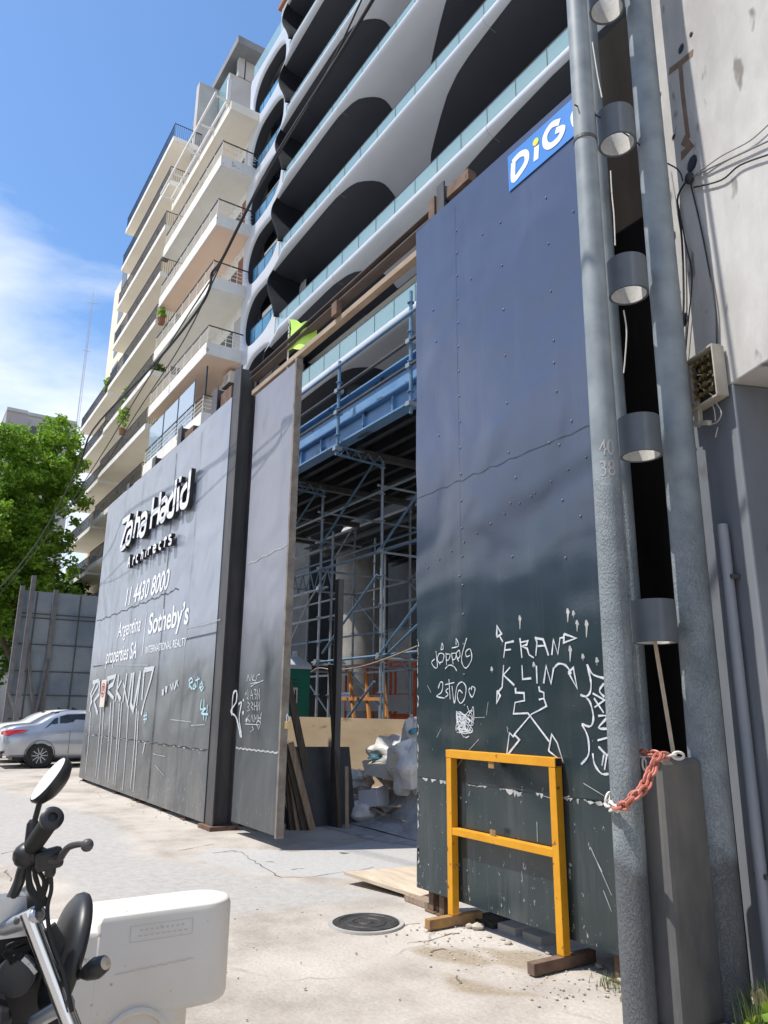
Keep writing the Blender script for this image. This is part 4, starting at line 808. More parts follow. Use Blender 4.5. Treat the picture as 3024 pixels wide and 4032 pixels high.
for i in (1,):                                       # tall glass screen on one balcony
    z = AZ[i]+.62
    s_ = MB().box(-39.5, -32.0, YA0+.13, YA0+.142, z+.1, z+2.15).build('glass_screen', mk('pale_screen', (.40, .52, .66), rough=.06, spec=.8, alpha=.8), wa)
    MB().box(-30.62, -30.55, YA0+.12, YA0+.19, z+.84, z+2.3).build('screen_post', M['rail_dark'], wa)
    parts('screen_post', [(x, x+.05, YA0+.10, YA0+.125, z, z+2.2) for x in (-34.5, -36.9, -32.05)], M['rail_dark'], wa)
# top: shallow slab, white pergola frame and the set-back penthouse
zt = 30.55
MB().box(AX0, AX1+.3, YA0+.2, YA1, zt, zt+.5).build('top_slab', M['soffit_cream'], wa)
MB().box(AX0+3, AX0+3.5, YA0+.9, YA0+1.15, zt-.3, zt-.004).build('stain_beam', M['wood'], wa)
pg = MB()
for y in (YA0-.55, YA0+.1): pg.bar((AX0+.2, y, zt+.75), (AX1+.1, y, zt+.75), .09, .12)
for i in range(5): pg.bar((AX0+.3+i*2.25, YA0-.5, zt+.60), (AX0+.3+i*2.25, YA0+1.0, zt+.60), .07, .09); pg.bar((AX0+.3+i*2.25, YA0+.1, zt+.5), (AX0+.3+i*2.25, YA0+.1, zt+1.9 if i == 4 else zt+.7), .16, .16)
pg.build('pergola', M['rail_white'], wa)
MB().box(-45, -38.25, 12.62, 20, 31.2, 38.6).build('penthouse_wall', M['stucco'], wa)
MB().box(-38.248, -38.0, 12.5, 20, 31.2, 40.75).build('penthouse_side', M['stucco_grey'], wa)
MB().box(-45, -38.3, 12.56, 12.592, 38.6, 41.1).build('penthouse_glass', M['glass'], wa)
MB().box(-45, -38.3, 13.6, 20, 38.61, 41.9).build('penthouse_room', M['glass_dark'], wa)
MB().box(-38.24, -37.9, 13.0, 13.4, 40.76, 42.2).box(-37.98, -37.96, 13.5, 20, 40.76, 42.2).build('penthouse_column', M['stucco_grey'], wa)
MB().box(-45.5, -36.9, 12.5, 20, 42.22, 42.75).build('penthouse_roof', M['roof_grey'], wa)
MB().box(-36.6, -35.3, 15.2, 16.6, 31, 46.2).build('chimney', M['stucco'], wa)
MB().box(-36.8, -35.1, 15.0, 16.8, 46.2, 46.5).build('chimney_cap', M['brick'], wa)
def ac(x, y, z, label, ry=0):
    t = thing('air_conditioner', label, 'air conditioner', (x, y, z))
    MB().box(x-.42, x+.42, y-.32, y, z, z+.62).build('casing', M['barrier'], t, bevel=.02)
    MB().lathe([(.24, 0), (.24, .012), (0, .012)], (x-.08, y-.322, z+.31), (0, -1, 0), 20).build('fan_grille', M['stucco_grey'], t)
    MB().box(x-.45, x+.45, y-.36, y, z-.06, z-.004).build('bracket', M['steel_dark'], t)
ac(-31.5, YA1-.05, 16.7-.3, 'white air conditioner hung on the pink wall by the curved building')
ac(-40.25, YA0+.5, 27.75, 'white air conditioner with a dark round fan beside the long white balcony')
ac(-40.35, YA0+.5, 24.3-.9, 'grey air conditioner behind dark bars on a cream balcony end')
# ---------------------------------------------------------------- cream balcony building
cb = thing('apartment_building', 'long cream apartment building with stacked balconies and dark barred railings', 'building', (-50, YA1, 0))
BX0, BX1, BX2 = -51.5, -40.1, -61.3
MB().box(-62.5, -40.2, YA1, 26, 0, 37.2).build('wall', M['cream'], cb)
MB().box(-40.75, -40.19, 11.25, 26, 31.3, 41.2).build('side_wall', M['stucco_grey'], cb)
BZ = [7.1, 10.25, 13.4, 16.65, 19.95, 23.15, 26.3, 29.5, 32.7, 35.9]
for i, z in enumerate(BZ):
    if z < 35.5 or True: balcony(cb, BX0, BX1, YA0, YA1, z, .34, M['soffit_cream'], 'dark', .95, mw=M['stucco'])
    if i < 6: balcony(cb, BX2, BX0-.5, YA0+.12, YA1, z-.05, .30, M['soffit_cream'], 'dark', .92, mw=M['stucco'])
    parts('window', [(x, x+1.9, YA1-.03, YA1-.004, z+.2, z+2.45) for x in (-60, -56, -49.5, -46, -42.5)], M['glass_dark'], cb)
    MB().box(-54.2, -53.6, YA1-.03, YA1-.002, z+.2, z+2.7).build('pier', M['soffit_cream'], cb)
MB().box(-58.6, -57.9, YA0+.2, YA0+1.1, BZ[0]-.9, BZ[0]-.84).build('awning', M['soffit_white'], cb)
def foliage(mb, c, rad, n, ls, q, hollow=.35):
    for i in range(n):
        a = q.uniform(0, 6.283); u = q.uniform(-1, 1); r = q.uniform(hollow, 1)**.6; s_ = math.sqrt(1-u*u)
        p = Vector((c[0]+rad[0]*r*s_*math.cos(a), c[1]+rad[1]*r*s_*math.sin(a), c[2]+rad[2]*r*u))
        d = Vector((q.gauss(0, 1), q.gauss(0, 1), q.gauss(0, .7))).normalized(); e = d.cross(Vector((q.gauss(0, 1), q.gauss(0, 1), q.gauss(0, 1)))).normalized(); l = ls*q.uniform(.6, 1.3)
        b = len(mb.v); mb.v += [tuple(p-d*l*.5), tuple(p+e*l*.32), tuple(p+d*l*.6-Vector((0, 0, l*.15))), tuple(p-e*l*.32)]; mb.f.append((b, b+1, b+2, b+3))
q = random.Random(31)
for nm, c_, rad, n, lab, pet in (('potted_plant', (-58.9, YA0+.25, BZ[1]+.75), (.9, .35, .8), 260, 'leafy plant with red flowers on the lowest cream balcony', 12), ('potted_plant', (-46.5, YA0+.2, BZ[4]+.2), (1.0, .3, 1.5), 260, 'trailing yellow green plant hanging over a cream balcony', 0), ('potted_plant', (-53.3, YA0+.35, BZ[5]+1.3), (.7, .3, .7), 140, 'bushy plant on the end of a cream balcony below the sky', 0), ('potted_plant', (-41.2, YA0+.6, BZ[4]+1.0), (.7, .5, .45), 160, 'dark green plant on the near end of a cream balcony', 0), ('potted_plant', (-39.6, YA0+.2, BZ[5]+.5), (.35, .25, .4), 60, 'small plant on the corner of a white balcony', 0)):
    t = thing(nm, lab, 'plant', c_)
    mb = MB(); foliage(mb, c_, rad, n, .26, q, .1); mb.build('leaves', M['leaf_dark'] if 'dark' in lab else M['leaf'], t)
    MB().lathe([(.0, -rad[2]-.32), (.16, -rad[2]-.3), (.22, -rad[2]+.1), (0, -rad[2]+.1)], c_, n=10).build('pot', M['brick'], t)
    if pet:
        mb = MB(); foliage(mb, c_, rad, pet*3, .2, q, .6); mb.build('flowers', M['petal'], t)
# far blocks and mast
for x0, y0, y1, h, m_, lab, cat_ in ((-96, 2.0, 6.9, 32.8, M['stucco_grey'], 'pale distant apartment block at the left edge above the trees', 0), (-92, 6.9, 9.2, 35.0, mk('ribbed_grey', (.30, .28, .29), (.36, .34, .35), scale=30, rough=.9, stretch=(1, 1, .02)), 'grey ribbed distant tower between two pale blocks', 1), (-94, 9.25, 15.0, 35.6, M['stucco_grey'], 'low pale distant block behind the tree crown', 2)):
    t = thing('distant_building', lab, 'building', (x0, (y0+y1)/2, 0))
    MB().box(x0-12, x0, y0, y1, 0, h).build('wall', m_, t)
    MB().box(x0-12.2, x0+.2, y0-.05, y1-.1, h, h+.4).build('roof', M['stucco_grey'], t)
    for r_i in range(2 if cat_ != 1 else 0):
        y = y0+.5
        while y < y1-1: MB().box(x0+.003, x0+.02, y, y+.8, h-2.6-r_i*3.1, h-1.2-r_i*3.1).build('window', M['glass_dark'], t); y += 1.8
am = thing('antenna_mast', 'thin tall lattice antenna mast rising behind the balconies against the clouds', 'mast', (-120, 19.3, 0))
mb = MB()
for dx, dy in ((-.3, -.3), (.3, -.3), (0, .35)): mb.tube((-120+dx, 19.3+dy, 0), (-120+dx*.3, 19.05+dy*.3, 66), .035, .03, 5)
for i in range(60): z = 6+i*1.0; s_ = 1-.7*z/66; a, b_ = ((-.3, -.3), (.3, -.3)) if i % 2 else ((.3, -.3), (-.3, -.3)); mb.tube((-120+a[0]*s_, 19.25+a[1]*s_, z), (-120+b_[0]*s_, 19.25+b_[1]*s_, z+1), .018, n=4)
mb.build('lattice', M['stucco_grey'], am)
MB().tube((-120, 19.05, 66), (-120, 19.05, 69), .05).bar((-120, 18.3, 66.6), (-120, 20.4, 67.0), .06, .06).bar((-120, 18.6, 58), (-120, 19.8, 58), .06, .06).build('aerial', M['stucco_grey'], am)
# ---------------------------------------------------------------- building site behind the gate
s5 = lambda x, y: (1100+x/1.8433, 1700+y/1.8433)
tag(MB().box(-18, -7.2, 6.80, 6.84, .0, 1.43).build('plywood_screen', M['ply']), 'low plywood screen across the building site behind the rubbish', 'screen')
pt = thing('portable_toilet', 'green portable toilet with white domed roof behind the plywood screen', 'toilet', (-16.05, 7.46, 0))
MB().box(-16.65, -15.45, 6.90, 8.02, .1, 2.46).build('cabin', M['green'], pt, bevel=.03)
dr = MB().box(-15.448, -15.42, 6.98, 7.94, .25, 2.36).build('door', M['green'], pt, bevel=.01)
vn = MB()
for i in range(5): vn.box(-15.418, -15.408, 7.15, 7.75, 2.2-.085*i, 2.216-.085*i)
vn.build('vent', M['joint'], dr)
rf = MB()
rf.lathe([(.82, 2.45), (.82, 2.54), (.70, 2.64), (.52, 2.74), (.2, 2.80), (0, 2.81)], (-16.05, 7.46, 0), n=4)
rf.v = [((-16.05+((x+16.05)*math.cos(.7854)-(y-7.46)*math.sin(.7854))*1.06), 7.46+((x+16.05)*math.sin(.7854)+(y-7.46)*math.cos(.7854))*1.02, z) for x, y, z in rf.v]
rf.build('roof', M['plastic_white'], pt, bevel=.03)
MB().tube((-15.75, 7.75, 2.5), (-15.75, 7.75, 2.86), .06).build('vent_pipe', M['plastic_white'], pt)
a = ox(*s5(62, 1855), -15.40); b_ = ox(*s5(130, 1970), -15.40)
MB().box(-15.419, -15.402, a.y, b_.y, b_.z, a.z).build('notice', mk('notice', (.7, .7, .74), rough=.5), pt)
def xtext(tx, y0, y1, z0, z1, X, m, par):
    o = text_mesh(tx, 0, y1-y0, z0, z1, 0, 'letter', m, None, 0, .014)
    for v in o.data.vertices: v.co = Vector((X, y0+v.co.x, v.co.z))-Vector(par.location)
    o.parent = par; return o
xtext('H', a.y+.06, b_.y-.04, a.z-.27, a.z-.05, -15.398, M['ink'], pt); xtext('78', a.y+.12, b_.y-.03, b_.z+.03, b_.z+.15, -15.398, M['ink'], pt)
# scaffold: one connected frame
sf = thing('scaffold', 'grey and blue tube scaffold carrying the blue deck inside the gate opening', 'scaffold', (-11, 7, 0))
def standard(x, y, z0, z1, m=None, r=.027):
    mb = MB().tube((x, y, z0), (x, y, z1), r, n=10); z = z0+.35
    while z < z1: mb.lathe([(r, -.008), (.058, -.006), (.058, .006), (r, .008)], (x, y, z), n=10); z += .5
    return mb.build('standard', m or M['tube'], sf, smooth=True)
for x, y, z in ((-10.92, 7, 6.08), (-13.2, 7, 6.08), (-8.6, 7, 6.08), (-15.6, 7, 6.08), (-17.9, 7, 6.08), (-10.92, 9.2, 6.08), (-13.2, 9.2, 6.08), (-15.6, 9.2, 6.08), (-18, 9.2, 6.08), (-20.4, 9.2, 6.08), (-13.45, 7.4, 5.2), (-11.06, 7.15, 4.3), (-12.4, 10.2, 6.0), (-16.4, 10.3, 6.0)): standard(x, y, 0, z)
for x in (-10.75, -8.52, -13.1): standard(x, 5.95, 5.85, 7.62 if x < -9 else 7.9, M['tube_blue'], .03)
def tubeobj(name, p, q_, m, r=.024): return MB().tube(p, q_, r, n=8).build(name, m, sf, smooth=True)
T1, T2 = M['tube'], M['tube_blue']
for p, q_, m in [((-18, 7.03, 4.74), (-13.1, 7.03, 4.74), T1), ((-18, 7.03, 4.32), (-8.4, 7.03, 4.30), T2), ((-18, 7.03, 3.92), (-12.95, 7.03, 3.92), T1), ((-13.5, 7.03, 2.47), (-8.4, 7.03, 2.48), T2), ((-18, 7.0, 5.4), (-8.4, 7.0, 5.42), T1),
                 ((-20, 9.2, 4.3), (-9, 9.2, 4.3), T1), ((-20, 9.2, 2.4), (-9, 9.2, 2.4), T1), ((-20, 9.23, 3.3), (-9, 9.23, 3.3), T2), ((-20, 9.23, 5.2), (-9, 9.23, 5.2), T1), ((-20, 8.1, 3.6), (-9, 8.1, 3.6), T1), ((-20, 8.1, 4.9), (-9, 8.1, 4.9), T2)]: tubeobj('ledger', p, q_, m)
for x in (-10.92, -13.2, -15.6, -8.6):
    for z in (2.42, 4.28, 5.5): tubeobj('transom', (x, 6.9, z), (x, 9.4, z), T1)
for p, q_ in [((-13.23, 4.74), (-11.1, 6.06)), ((-15.6, 4.74), (-13.3, 6.06)), ((-10.94, 4.29), (-8.7, 5.78)), ((-12.95, 2.62), (-11.0, 3.88)), ((-10.9, 2.48), (-8.7, 3.95)), ((-12.4, 1.10), (-11.05, 2.04)), ((-10.6, 2.5), (-8.9, 3.3))]: tubeobj('brace', (p[0], 6.96, p[1]), (q_[0], 6.96, q_[1]), T2, .022)
for x0, x1, z0, z1 in ((-20, -18, 2.4, 4.3), (-13.2, -15.6, 2.4, 4.3), (-18, -15.6, 4.3, 6), (-13.2, -10.9, 4.3, 2.4), (-13.2, -15.6, 1, 2.4), (-10.9, -13.2, 5.2, 4.3), (-18, -15.6, 2.4, .8)): tubeobj('brace', (x0, 9.16, z0), (x1, 9.16, z1), T1, .022)
lt = MB()
for i in range(5): x = -14.6+.36*i; lt.tube((x, 7.03, 3.94), (x+.18, 7.03, 4.3), .016, n=6).tube((x+.36, 7.03, 3.94), (x+.18, 7.03, 4.3), .016, n=6)
lt.build('lattice_brace', T1, sf)
for x in (-10.92, -13.2):
    lb = MB().tube((x+.1, 5.95, 5.88), (x, 7.0, 5.88), .024).tube((x+.1, 5.95, 6.04), (x, 7.0, 6.04), .02)
    for i in range(4): lb.tube((x+.08, 6.05+.24*i, 5.88), (x+.06, 6.17+.24*i, 6.04), .012, n=5).tube((x+.06, 6.17+.24*i, 6.04), (x+.05, 6.29+.24*i, 5.88), .012, n=5)
    lb.build('bracket_truss', T2, sf)
for z, y in ((7.03, 5.92), (6.62, 5.92), (7.5, 5.92)): tubeobj('guard_rail', (-18, y, z), (-7.5, y, z), M['steel_dark'] if z < 7.4 else T2, .026)
cl = MB()
for x, z in ((-10.75, 7.03), (-10.75, 6.62), (-10.75, 5.95), (-8.52, 7.03), (-8.52, 6.62), (-8.52, 6.0), (-10.92, 4.3), (-13.2, 4.32), (-10.92, 2.48), (-13.2, 2.48), (-13.2, 3.92)): cl.box(x-.05, x+.05, 5.88 if x in (-10.75, -8.52) else 6.93, 6.02 if x in (-10.75, -8.52) else 7.07, z-.035, z+.035)
cl.build('couplers', T1, sf, kind='stuff')
# blue deck on the scaffold
dk = thing('formwork_deck', 'blue steel beam deck over the gate opening resting on the scaffold', 'deck', (-12, 8, 6.1))
def ibeam(x0, x1, y, z0, z1, w=.16, t=.03): return MB().box(x0, x1, y, y+w, z0, z0+t).box(x0, x1, y, y+w, z1-t, z1).box(x0, x1, y+w*.42, y+w*.58, z0+t+.001, z1-t-.001)
for z0, z1, y in ((6.09, 6.46, 6.02), (6.50, 7.0, 6.12)): ibeam(-20, -6.5, y, z0, z1, .22).build('edge_beam', M['beam_blue'], dk)
parts('stiffener', [(x-.015, x+.015, 6.06, 6.20, 6.12, 6.43) for x in (-15.5, -14, -12.4, -11.6, -10.1, -9.2)], M['beam_blue'], dk)
jb = MB(); y = 6.4
while y < 13.4:
    if not 9.25 < y < 9.95: jb.box(-20, -6.5, y, y+.1, 6.10, 6.28)
    y += .42
jb.build('joists', M['dark_deck'], dk)
MB().box(-20, -6.5, 6.36, 9.3, 6.29, 6.36).box(-20, -6.5, 9.95, 13.4, 6.29, 6.36).build('deck_boards', M['dark_deck'], dk)
parts('bearer', [(x-.06, x+.06, 6.4, 9.3, 5.98, 6.098) for x in (-18, -15.6, -13.2, -10.92, -8.6)], M['steel_dark'], dk)
p = oz(*s5(870, 85), 6.09); t_ = text_mesh('INE', -.30, .30, -.1, .1, 0, 'stencil', M['stucco_grey'], dk, .2, .01)
t_.rotation_euler = (R(90)-R(180), 0, R(0)); t_.location = (p.x+.3+12, p.y-8, 5.975-6.1+.11)
# orange lift cage and ladder frame
lc = thing('lift_platform', 'orange red lift platform cage behind the scaffold', 'lift', (-15, 9, 0))
cg_ = MB()
for x in (-16.4, -15.4, -14.4, -13.45): cg_.tube((x, 9.5, 1.1), (x, 9.5, 2.62), .03).tube((x, 10.3, 1.1), (x, 10.3, 2.62), .03)
for z in (2.62, 1.9, 1.15): cg_.tube((-16.4, 9.5, z), (-13.45, 9.5, z), .028).tube((-16.4, 10.3, z), (-13.45, 10.3, z), .028).tube((-13.45, 9.5, z), (-13.45, 10.3, z), .028)
cg_.build('cage', M['orange'], lc)
MB().box(-16.4, -13.45, 9.52, 10.3, .95, 1.12).box(-16.2, -14.6, 9.6, 10.2, .3, .95).box(-14.5, -13.6, 9.55, 10.2, .5, 1.5).build('chassis', M['orange'], lc)
MB().box(-16.3, -13.5, 9.44, 9.47, 1.55, 1.9).build('panel', M['stucco_grey'], lc)
MB().box(-16.4, -13.45, 9.5, 10.3, .0, .28).build('wheels', M['rubber'], lc)
a = oy(*s5(440, 1893), 9.42); b_ = oy(*s5(525, 1930), 9.42)
MB().box(a.x, b_.x, 9.425, 9.435, b_.z, a.z).build('plate', M['white_paint'], lc); text_mesh('A754-3', a.x+.08, b_.x-.02, b_.z+.04, a.z-.04, 9.42, 'number', M['sign_blue'], lc, 0, .01)
of = thing('timber_trestle', 'orange timber frame of four uprights leaning behind the plywood screen', 'frame', (-13.2, 8, 0))
for x0, x1 in ((400, 430), (510, 540), (620, 652), (752, 778)):
    a = oy(*s5(x0, 1745), 7.9); b_ = oy(*s5(x1, 2085), 7.75); d = (b_-a)/(a.z-b_.z); MB().bar(a, b_+d*b_.z, .06, .05, (0, 1, 0)).build('upright', M['orange_wood'], of)
a = oy(*s5(400, 1938), 7.76); b_ = oy(*s5(765, 1940), 7.76); MB().bar(a, b_, .03, .06).build('cross_rail', M['orange_wood'], of)
tag(MB().path(smooth([oy(*s5(x, y), 6.7) for x, y in ((230, 1745), (290, 1715), (400, 1728), (560, 1712), (740, 1660), (990, 1560), (1150, 1480))]), .012, 6).build('cable', M['rail_tan'], smooth=True), 'slack pale hose strung across the scaffold', 'hose')
# dark board, planks and steel upright leaning inside the gate
XB = -9.92
a = ox(*cg(625, 597), XB); b_ = ox(*cg(970, 628), XB)
tag(MB().prism([(XB+.18, 4.75, .0), (XB+.18, 5.86, .0), (XB-.0, b_.y, b_.z), (XB-.0, 4.75, b_.z+.02)], (-.04, 0, 0)).build('dark_board', M['dark_deck'], bevel=.004), 'large dark board standing on edge inside the gate', 'board')
tag(MB().box(-9.70, -9.60, 5.40, 5.415, .0, 3.45).box(-9.70, -9.685, 5.416, 5.49, .0, 3.45).box(-9.615, -9.60, 5.416, 5.49, .0, 3.45).build('steel_channel', M['steel_dark']), 'tall dark steel channel standing upright inside the gate', 'steel channel')
tag(MB().bar((-9.50, 5.45, 0), (-9.78, 5.40, 2.2), .07, .05).build('plank', M['wood_dark']), 'dark plank leaning along the upright steel channel', 'plank', 'planks leaning inside the gate')
tag(MB().bar((-9.42, 5.52, 0), (-9.52, 5.55, .8), .05, .04).build('plank', M['wood']), 'short pale plank at the foot of the steel channel', 'plank', 'planks leaning inside the gate')
XP = -9.45
pls = [((515, 120), (655, 790), 'wood_dark', 'longest grey timber leaning high across the inside of the gate', .10), ((540, 600), (690, 1190), 'wood', 'brown plank with a lit edge leaning lowest to the right inside the gate', .09), ((515, 620), (640, 1195), 'wood_dark', 'dark plank behind the lit brown plank inside the gate', .10), ((520, 640), (600, 1205), 'wood', 'worn plank in the middle of the stack inside the gate', .09), ((505, 640), (560, 1215), 'wood_dark', 'dark plank nearest the gate leaf in the leaning stack', .11), ((495, 990), (575, 1185), 'wood_pale', 'short pale batten in front of the leaning planks', .05)]
for i, (a, b_, m, lab, w_) in enumerate(pls):
    A = ox(*cg(*a), XP-.05*i); B_ = ox(*cg(*b_), XP-.05*i); d = B_-A
    if i: B_ = A+d*(A.z/(A.z-B_.z))
    tag(MB().bar(A, B_, .035, w_, (0, 1, .4)).build('plank', M[m]), lab, 'plank', 'planks leaning inside the gate')
# rubbish heap
hp = MB(); q = random.Random(3); rows = []
for j in range(15):
    for_row = []
    for i in range(31):
        x = -13.6+i*.2; y = 5.75+j*.12; e = math.exp(-((y-6.75)/.5)**2); h = .42*e*(.7+.3*math.sin(x*2.3))*(1 if x < -8.6 else .8)+.42*math.exp(-((x+9.05)/.55)**2-((y-6.45)/.38)**2)
        for_row.append((x, y, .006+max(0, h+q.uniform(-.04, .05)*(h > .04))))
    rows.append(for_row)
hp.grid(rows).build('rubble', M['rubble'], kind='stuff', smooth=True)
def sack(c, r, seed, m, lab, amp=.14):
    q = random.Random(seed); ph = [q.uniform(0, 6.28) for _ in range(8)]; rows = []
    for i in range(17):
        a = math.pi*i/16; row = []
        for k in range(24):
            b = 2*math.pi*k/24; f = 1+amp*(math.sin(3*b+ph[0]+2*a)+.7*math.sin(5*b+ph[1]-3*a)+.6*math.sin(7*a+ph[2]+b)); sa = abs(math.sin(a))**.75
            row.append((c[0]+r[0]*sa*math.cos(b)*f, c[1]+r[1]*sa*math.sin(b)*f, max(.01, c[2]+r[2]*math.cos(a)*f)))
        rows.append(row)
    return tag(MB().grid(rows, True).build('rubbish_sack', m, smooth=True), lab, 'sack', 'rubbish sacks inside the gate')
def pc(x, y, Y): return oy(*cg(x, y), Y)
p = pc(1420, 780, 6.35); sack((p.x, 6.35, p.z), (.40, .3, .33), 1, M['bag'], 'large bright white sack against the edge of the dark hoarding')
p = pc(1270, 650, 6.6); sack((p.x, 6.6, p.z-.05), (.42, .25, .22), 2, M['bag_grey'], 'pale grey crumpled sack on top of the heap')
p = pc(1060, 1110, 6.0); sack((p.x, 6.0, .14), (.30, .2, .14), 4, M['bag'], 'printed white sack lying at the front of the heap', .08)
p = pc(1430, 560, 6.5); sack((p.x, 6.5, p.z), (.15, .15, .26), 6, M['bag_grey'], 'thin grey bag topped with blue at the right of the heap')
p = pc(1030, 880, 6.3); sack((p.x, 6.3, p.z), (.22, .2, .14), 8, M['bag'], 'small white bag beside the dark board', .2)
p = pc(1435, 522, 6.45); tag(MB().lathe([(.07, 0), (.075, .02), (.06, .05), (0, .055)], p, (0, -.4, 1), 14).build('plastic_scrap', M['blue_plastic'], smooth=True), 'blue plastic scrap on the thin bag', 'plastic scrap')
p = pc(1235, 705, 6.5); tag(MB().bar((p.x-.3, 6.4, p.z-.02), (p.x+.15, 6.5, p.z+.02), .10, .03).build('plastic_sheet', M['blue_plastic']), 'blue plastic strip under the grey sack', 'plastic scrap')
a, b_, c_, d_ = pc(1060, 735, 6.45), pc(1330, 715, 6.45), pc(1310, 880, 6.15), pc(1085, 830, 6.15)
tag(MB().prism([a, b_, c_, d_], (0, .03, .02)).build('pale_board', M['card']), 'pale board lying tilted on the rubbish heap', 'board')
p = pc(1125, 1000, 6.05); tag(MB().ob((p.x, 6.1, p.z), (.17, .05, .02), (-.04, .13, 0), (-.02, 0, .11)).build('carton', mk('carton', (.60, .60, .66), rough=.8), bevel=.006), 'pale lilac carton tipped on the rubbish heap', 'carton')
p = pc(1325, 720, 6.2); tag(MB().ob((p.x, 6.2, p.z), (.10, .05, .05), (-.04, .08, 0), (-.03, 0, .09)).build('carton', M['card'], bevel=.006), 'small white carton on top of the pale board', 'carton')
for i, (a, b_) in enumerate((((1060, 1040), (1220, 1120)), ((1100, 1060), (1330, 1060)), ((1180, 1160), (1340, 1050)), ((1250, 1120), (1370, 1165)), ((1150, 820), (1260, 930)), ((1120, 1000), (1240, 1100)))):
    A = pc(*a, 6.05+.05*i); B_ = pc(*b_, 5.9+.04*i); A.z = max(A.z, .03); B_.z = max(B_.z, .03)
    tag(MB().bar(A, B_, .06, .02).build('splintered_lath', M['wood_pale'] if i % 2 else M['wood']), ['splintered lath leaning on the lilac carton', 'flat lath lying across the front of the heap', 'pale broken lath sticking up at the right of the heap', 'brown lath at the foot of the heap', 'pale lath beneath the tilted board', 'thin brown lath beside the printed sack'][i], 'lath', 'laths on the rubbish heap')
# ---------------------------------------------------------------- double street pole
def pole_mat():
    m = bpy.data.materials.new('painted_pole'); m.use_nodes = True; t = m.node_tree; b = t.nodes['Principled BSDF']; l = t.links.new
    g = t.nodes.new('ShaderNodeNewGeometry'); s = t.nodes.new('ShaderNodeSeparateXYZ'); l(g.outputs['Position'], s.inputs[0])
    n = N(t, 'ShaderNodeTexNoise', i_Scale=5.0, i_Detail=6.0); l(g.outputs['Position'], n.inputs['Vector'])
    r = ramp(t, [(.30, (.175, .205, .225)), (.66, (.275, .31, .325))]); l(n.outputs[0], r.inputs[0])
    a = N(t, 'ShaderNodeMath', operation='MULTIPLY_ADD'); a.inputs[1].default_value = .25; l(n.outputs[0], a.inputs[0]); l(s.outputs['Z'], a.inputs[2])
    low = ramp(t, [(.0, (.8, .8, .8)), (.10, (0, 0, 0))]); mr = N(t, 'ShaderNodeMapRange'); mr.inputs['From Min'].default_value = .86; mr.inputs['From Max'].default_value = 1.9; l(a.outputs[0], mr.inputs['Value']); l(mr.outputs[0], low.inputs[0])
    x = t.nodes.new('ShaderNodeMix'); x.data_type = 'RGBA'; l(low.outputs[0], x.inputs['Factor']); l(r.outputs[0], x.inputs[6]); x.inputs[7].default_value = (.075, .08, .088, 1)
    np_ = N(t, 'ShaderNodeTexNoise', i_Scale=26.0, i_Detail=4.0); l(g.outputs['Position'], np_.inputs['Vector'])
    hz = N(t, 'ShaderNodeMapRange'); hz.inputs['From Min'].default_value = 3.2; hz.inputs['From Max'].default_value = 2.7; l(a.outputs[0], hz.inputs['Value'])
    wr = ramp(t, [(.56, (0, 0, 0)), (.66, (.28, .28, .28))]); l(np_.outputs[0], wr.inputs[0]); mm = N(t, 'ShaderNodeMath', operation='MULTIPLY'); l(wr.outputs[0], mm.inputs[0]); l(hz.outputs[0], mm.inputs[1])
    x2 = t.nodes.new('ShaderNodeMix'); x2.data_type = 'RGBA'; l(mm.outputs[0], x2.inputs['Factor']); l(x.outputs[2], x2.inputs[6]); x2.inputs[7].default_value = (.20, .19, .15, 1)
    l(x2.outputs[2], b.inputs['Base Color']); b.inputs['Roughness'].default_value = .55
    mp_ = t.nodes.new('ShaderNodeMapping'); mp_.inputs['Scale'].default_value = (1, 1, .6); l(g.outputs['Position'], mp_.inputs[0])
    v = N(t, 'ShaderNodeTexNoise', i_Scale=95.0, i_Detail=4.0, i_Distortion=.35); l(mp_.outputs[0], v.inputs['Vector'])
    rv = ramp(t, [(.46, (0, 0, 0)), (.56, (1, 1, 1))]); l(v.outputs[0], rv.inputs[0])
    mh_ = N(t, 'ShaderNodeMath', operation='MULTIPLY'); l(rv.outputs[0], mh_.inputs[0]); l(hz.outputs[0], mh_.inputs[1])
    bp = t.nodes.new('ShaderNodeBump'); bp.inputs['Strength'].default_value = .75; bp.inputs['Distance'].default_value = .007; l(mh_.outputs[0], bp.inputs['Height'])
    b2 = t.nodes.new('ShaderNodeBump'); b2.inputs['Strength'].default_value = .12; b2.inputs['Distance'].default_value = .004; l(n.outputs[0], b2.inputs['Height']); l(bp.outputs[0], b2.inputs['Normal'])
    l(b2.outputs[0], b.inputs['Normal']); return m
M['pole'] = pole_mat()
c7 = lambda x, y: (2300+x/1.9544, 2900+y/1.9544)
P1, P2, P3 = (-2.925, 3.47), (-2.77, 4.0), (-3.215, 3.98)
dp = thing('street_pole', 'grey twin concrete street pole joined by hollow rings with numbers 40 38', 'pole', (P1[0], 3.7, 0))
def polepath(P, r0, r1, lean=0.0): return MB().path([(P[0]+lean*z/9, P[1], z) for z in [i*.5 for i in range(19)]], [r0+(r1-r0)*i/18 for i in range(19)], 28)
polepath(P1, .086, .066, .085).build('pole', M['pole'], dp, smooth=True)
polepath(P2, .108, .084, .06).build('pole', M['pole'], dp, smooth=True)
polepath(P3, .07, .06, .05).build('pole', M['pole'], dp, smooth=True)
for i, z in enumerate((1.95, 3.10, 4.22, 5.40, 6.58)):
    cx = -2.852+.07*z/9; cy = 3.725
    MB().lathe([(.128, 0), (.128, .245), (.112, .245), (.112, 0), (.128, 0)], (cx, cy, z), n=36).build('spacer_ring', M['collar'], dp, smooth=True)
    MB().lathe([(.1115, .24), (.1115, .004)], (cx, cy, z), n=36).build('ring_lining', M['lining'], dp, smooth=True)
zb_ = oy(*c7(600, 165), 3.68).z
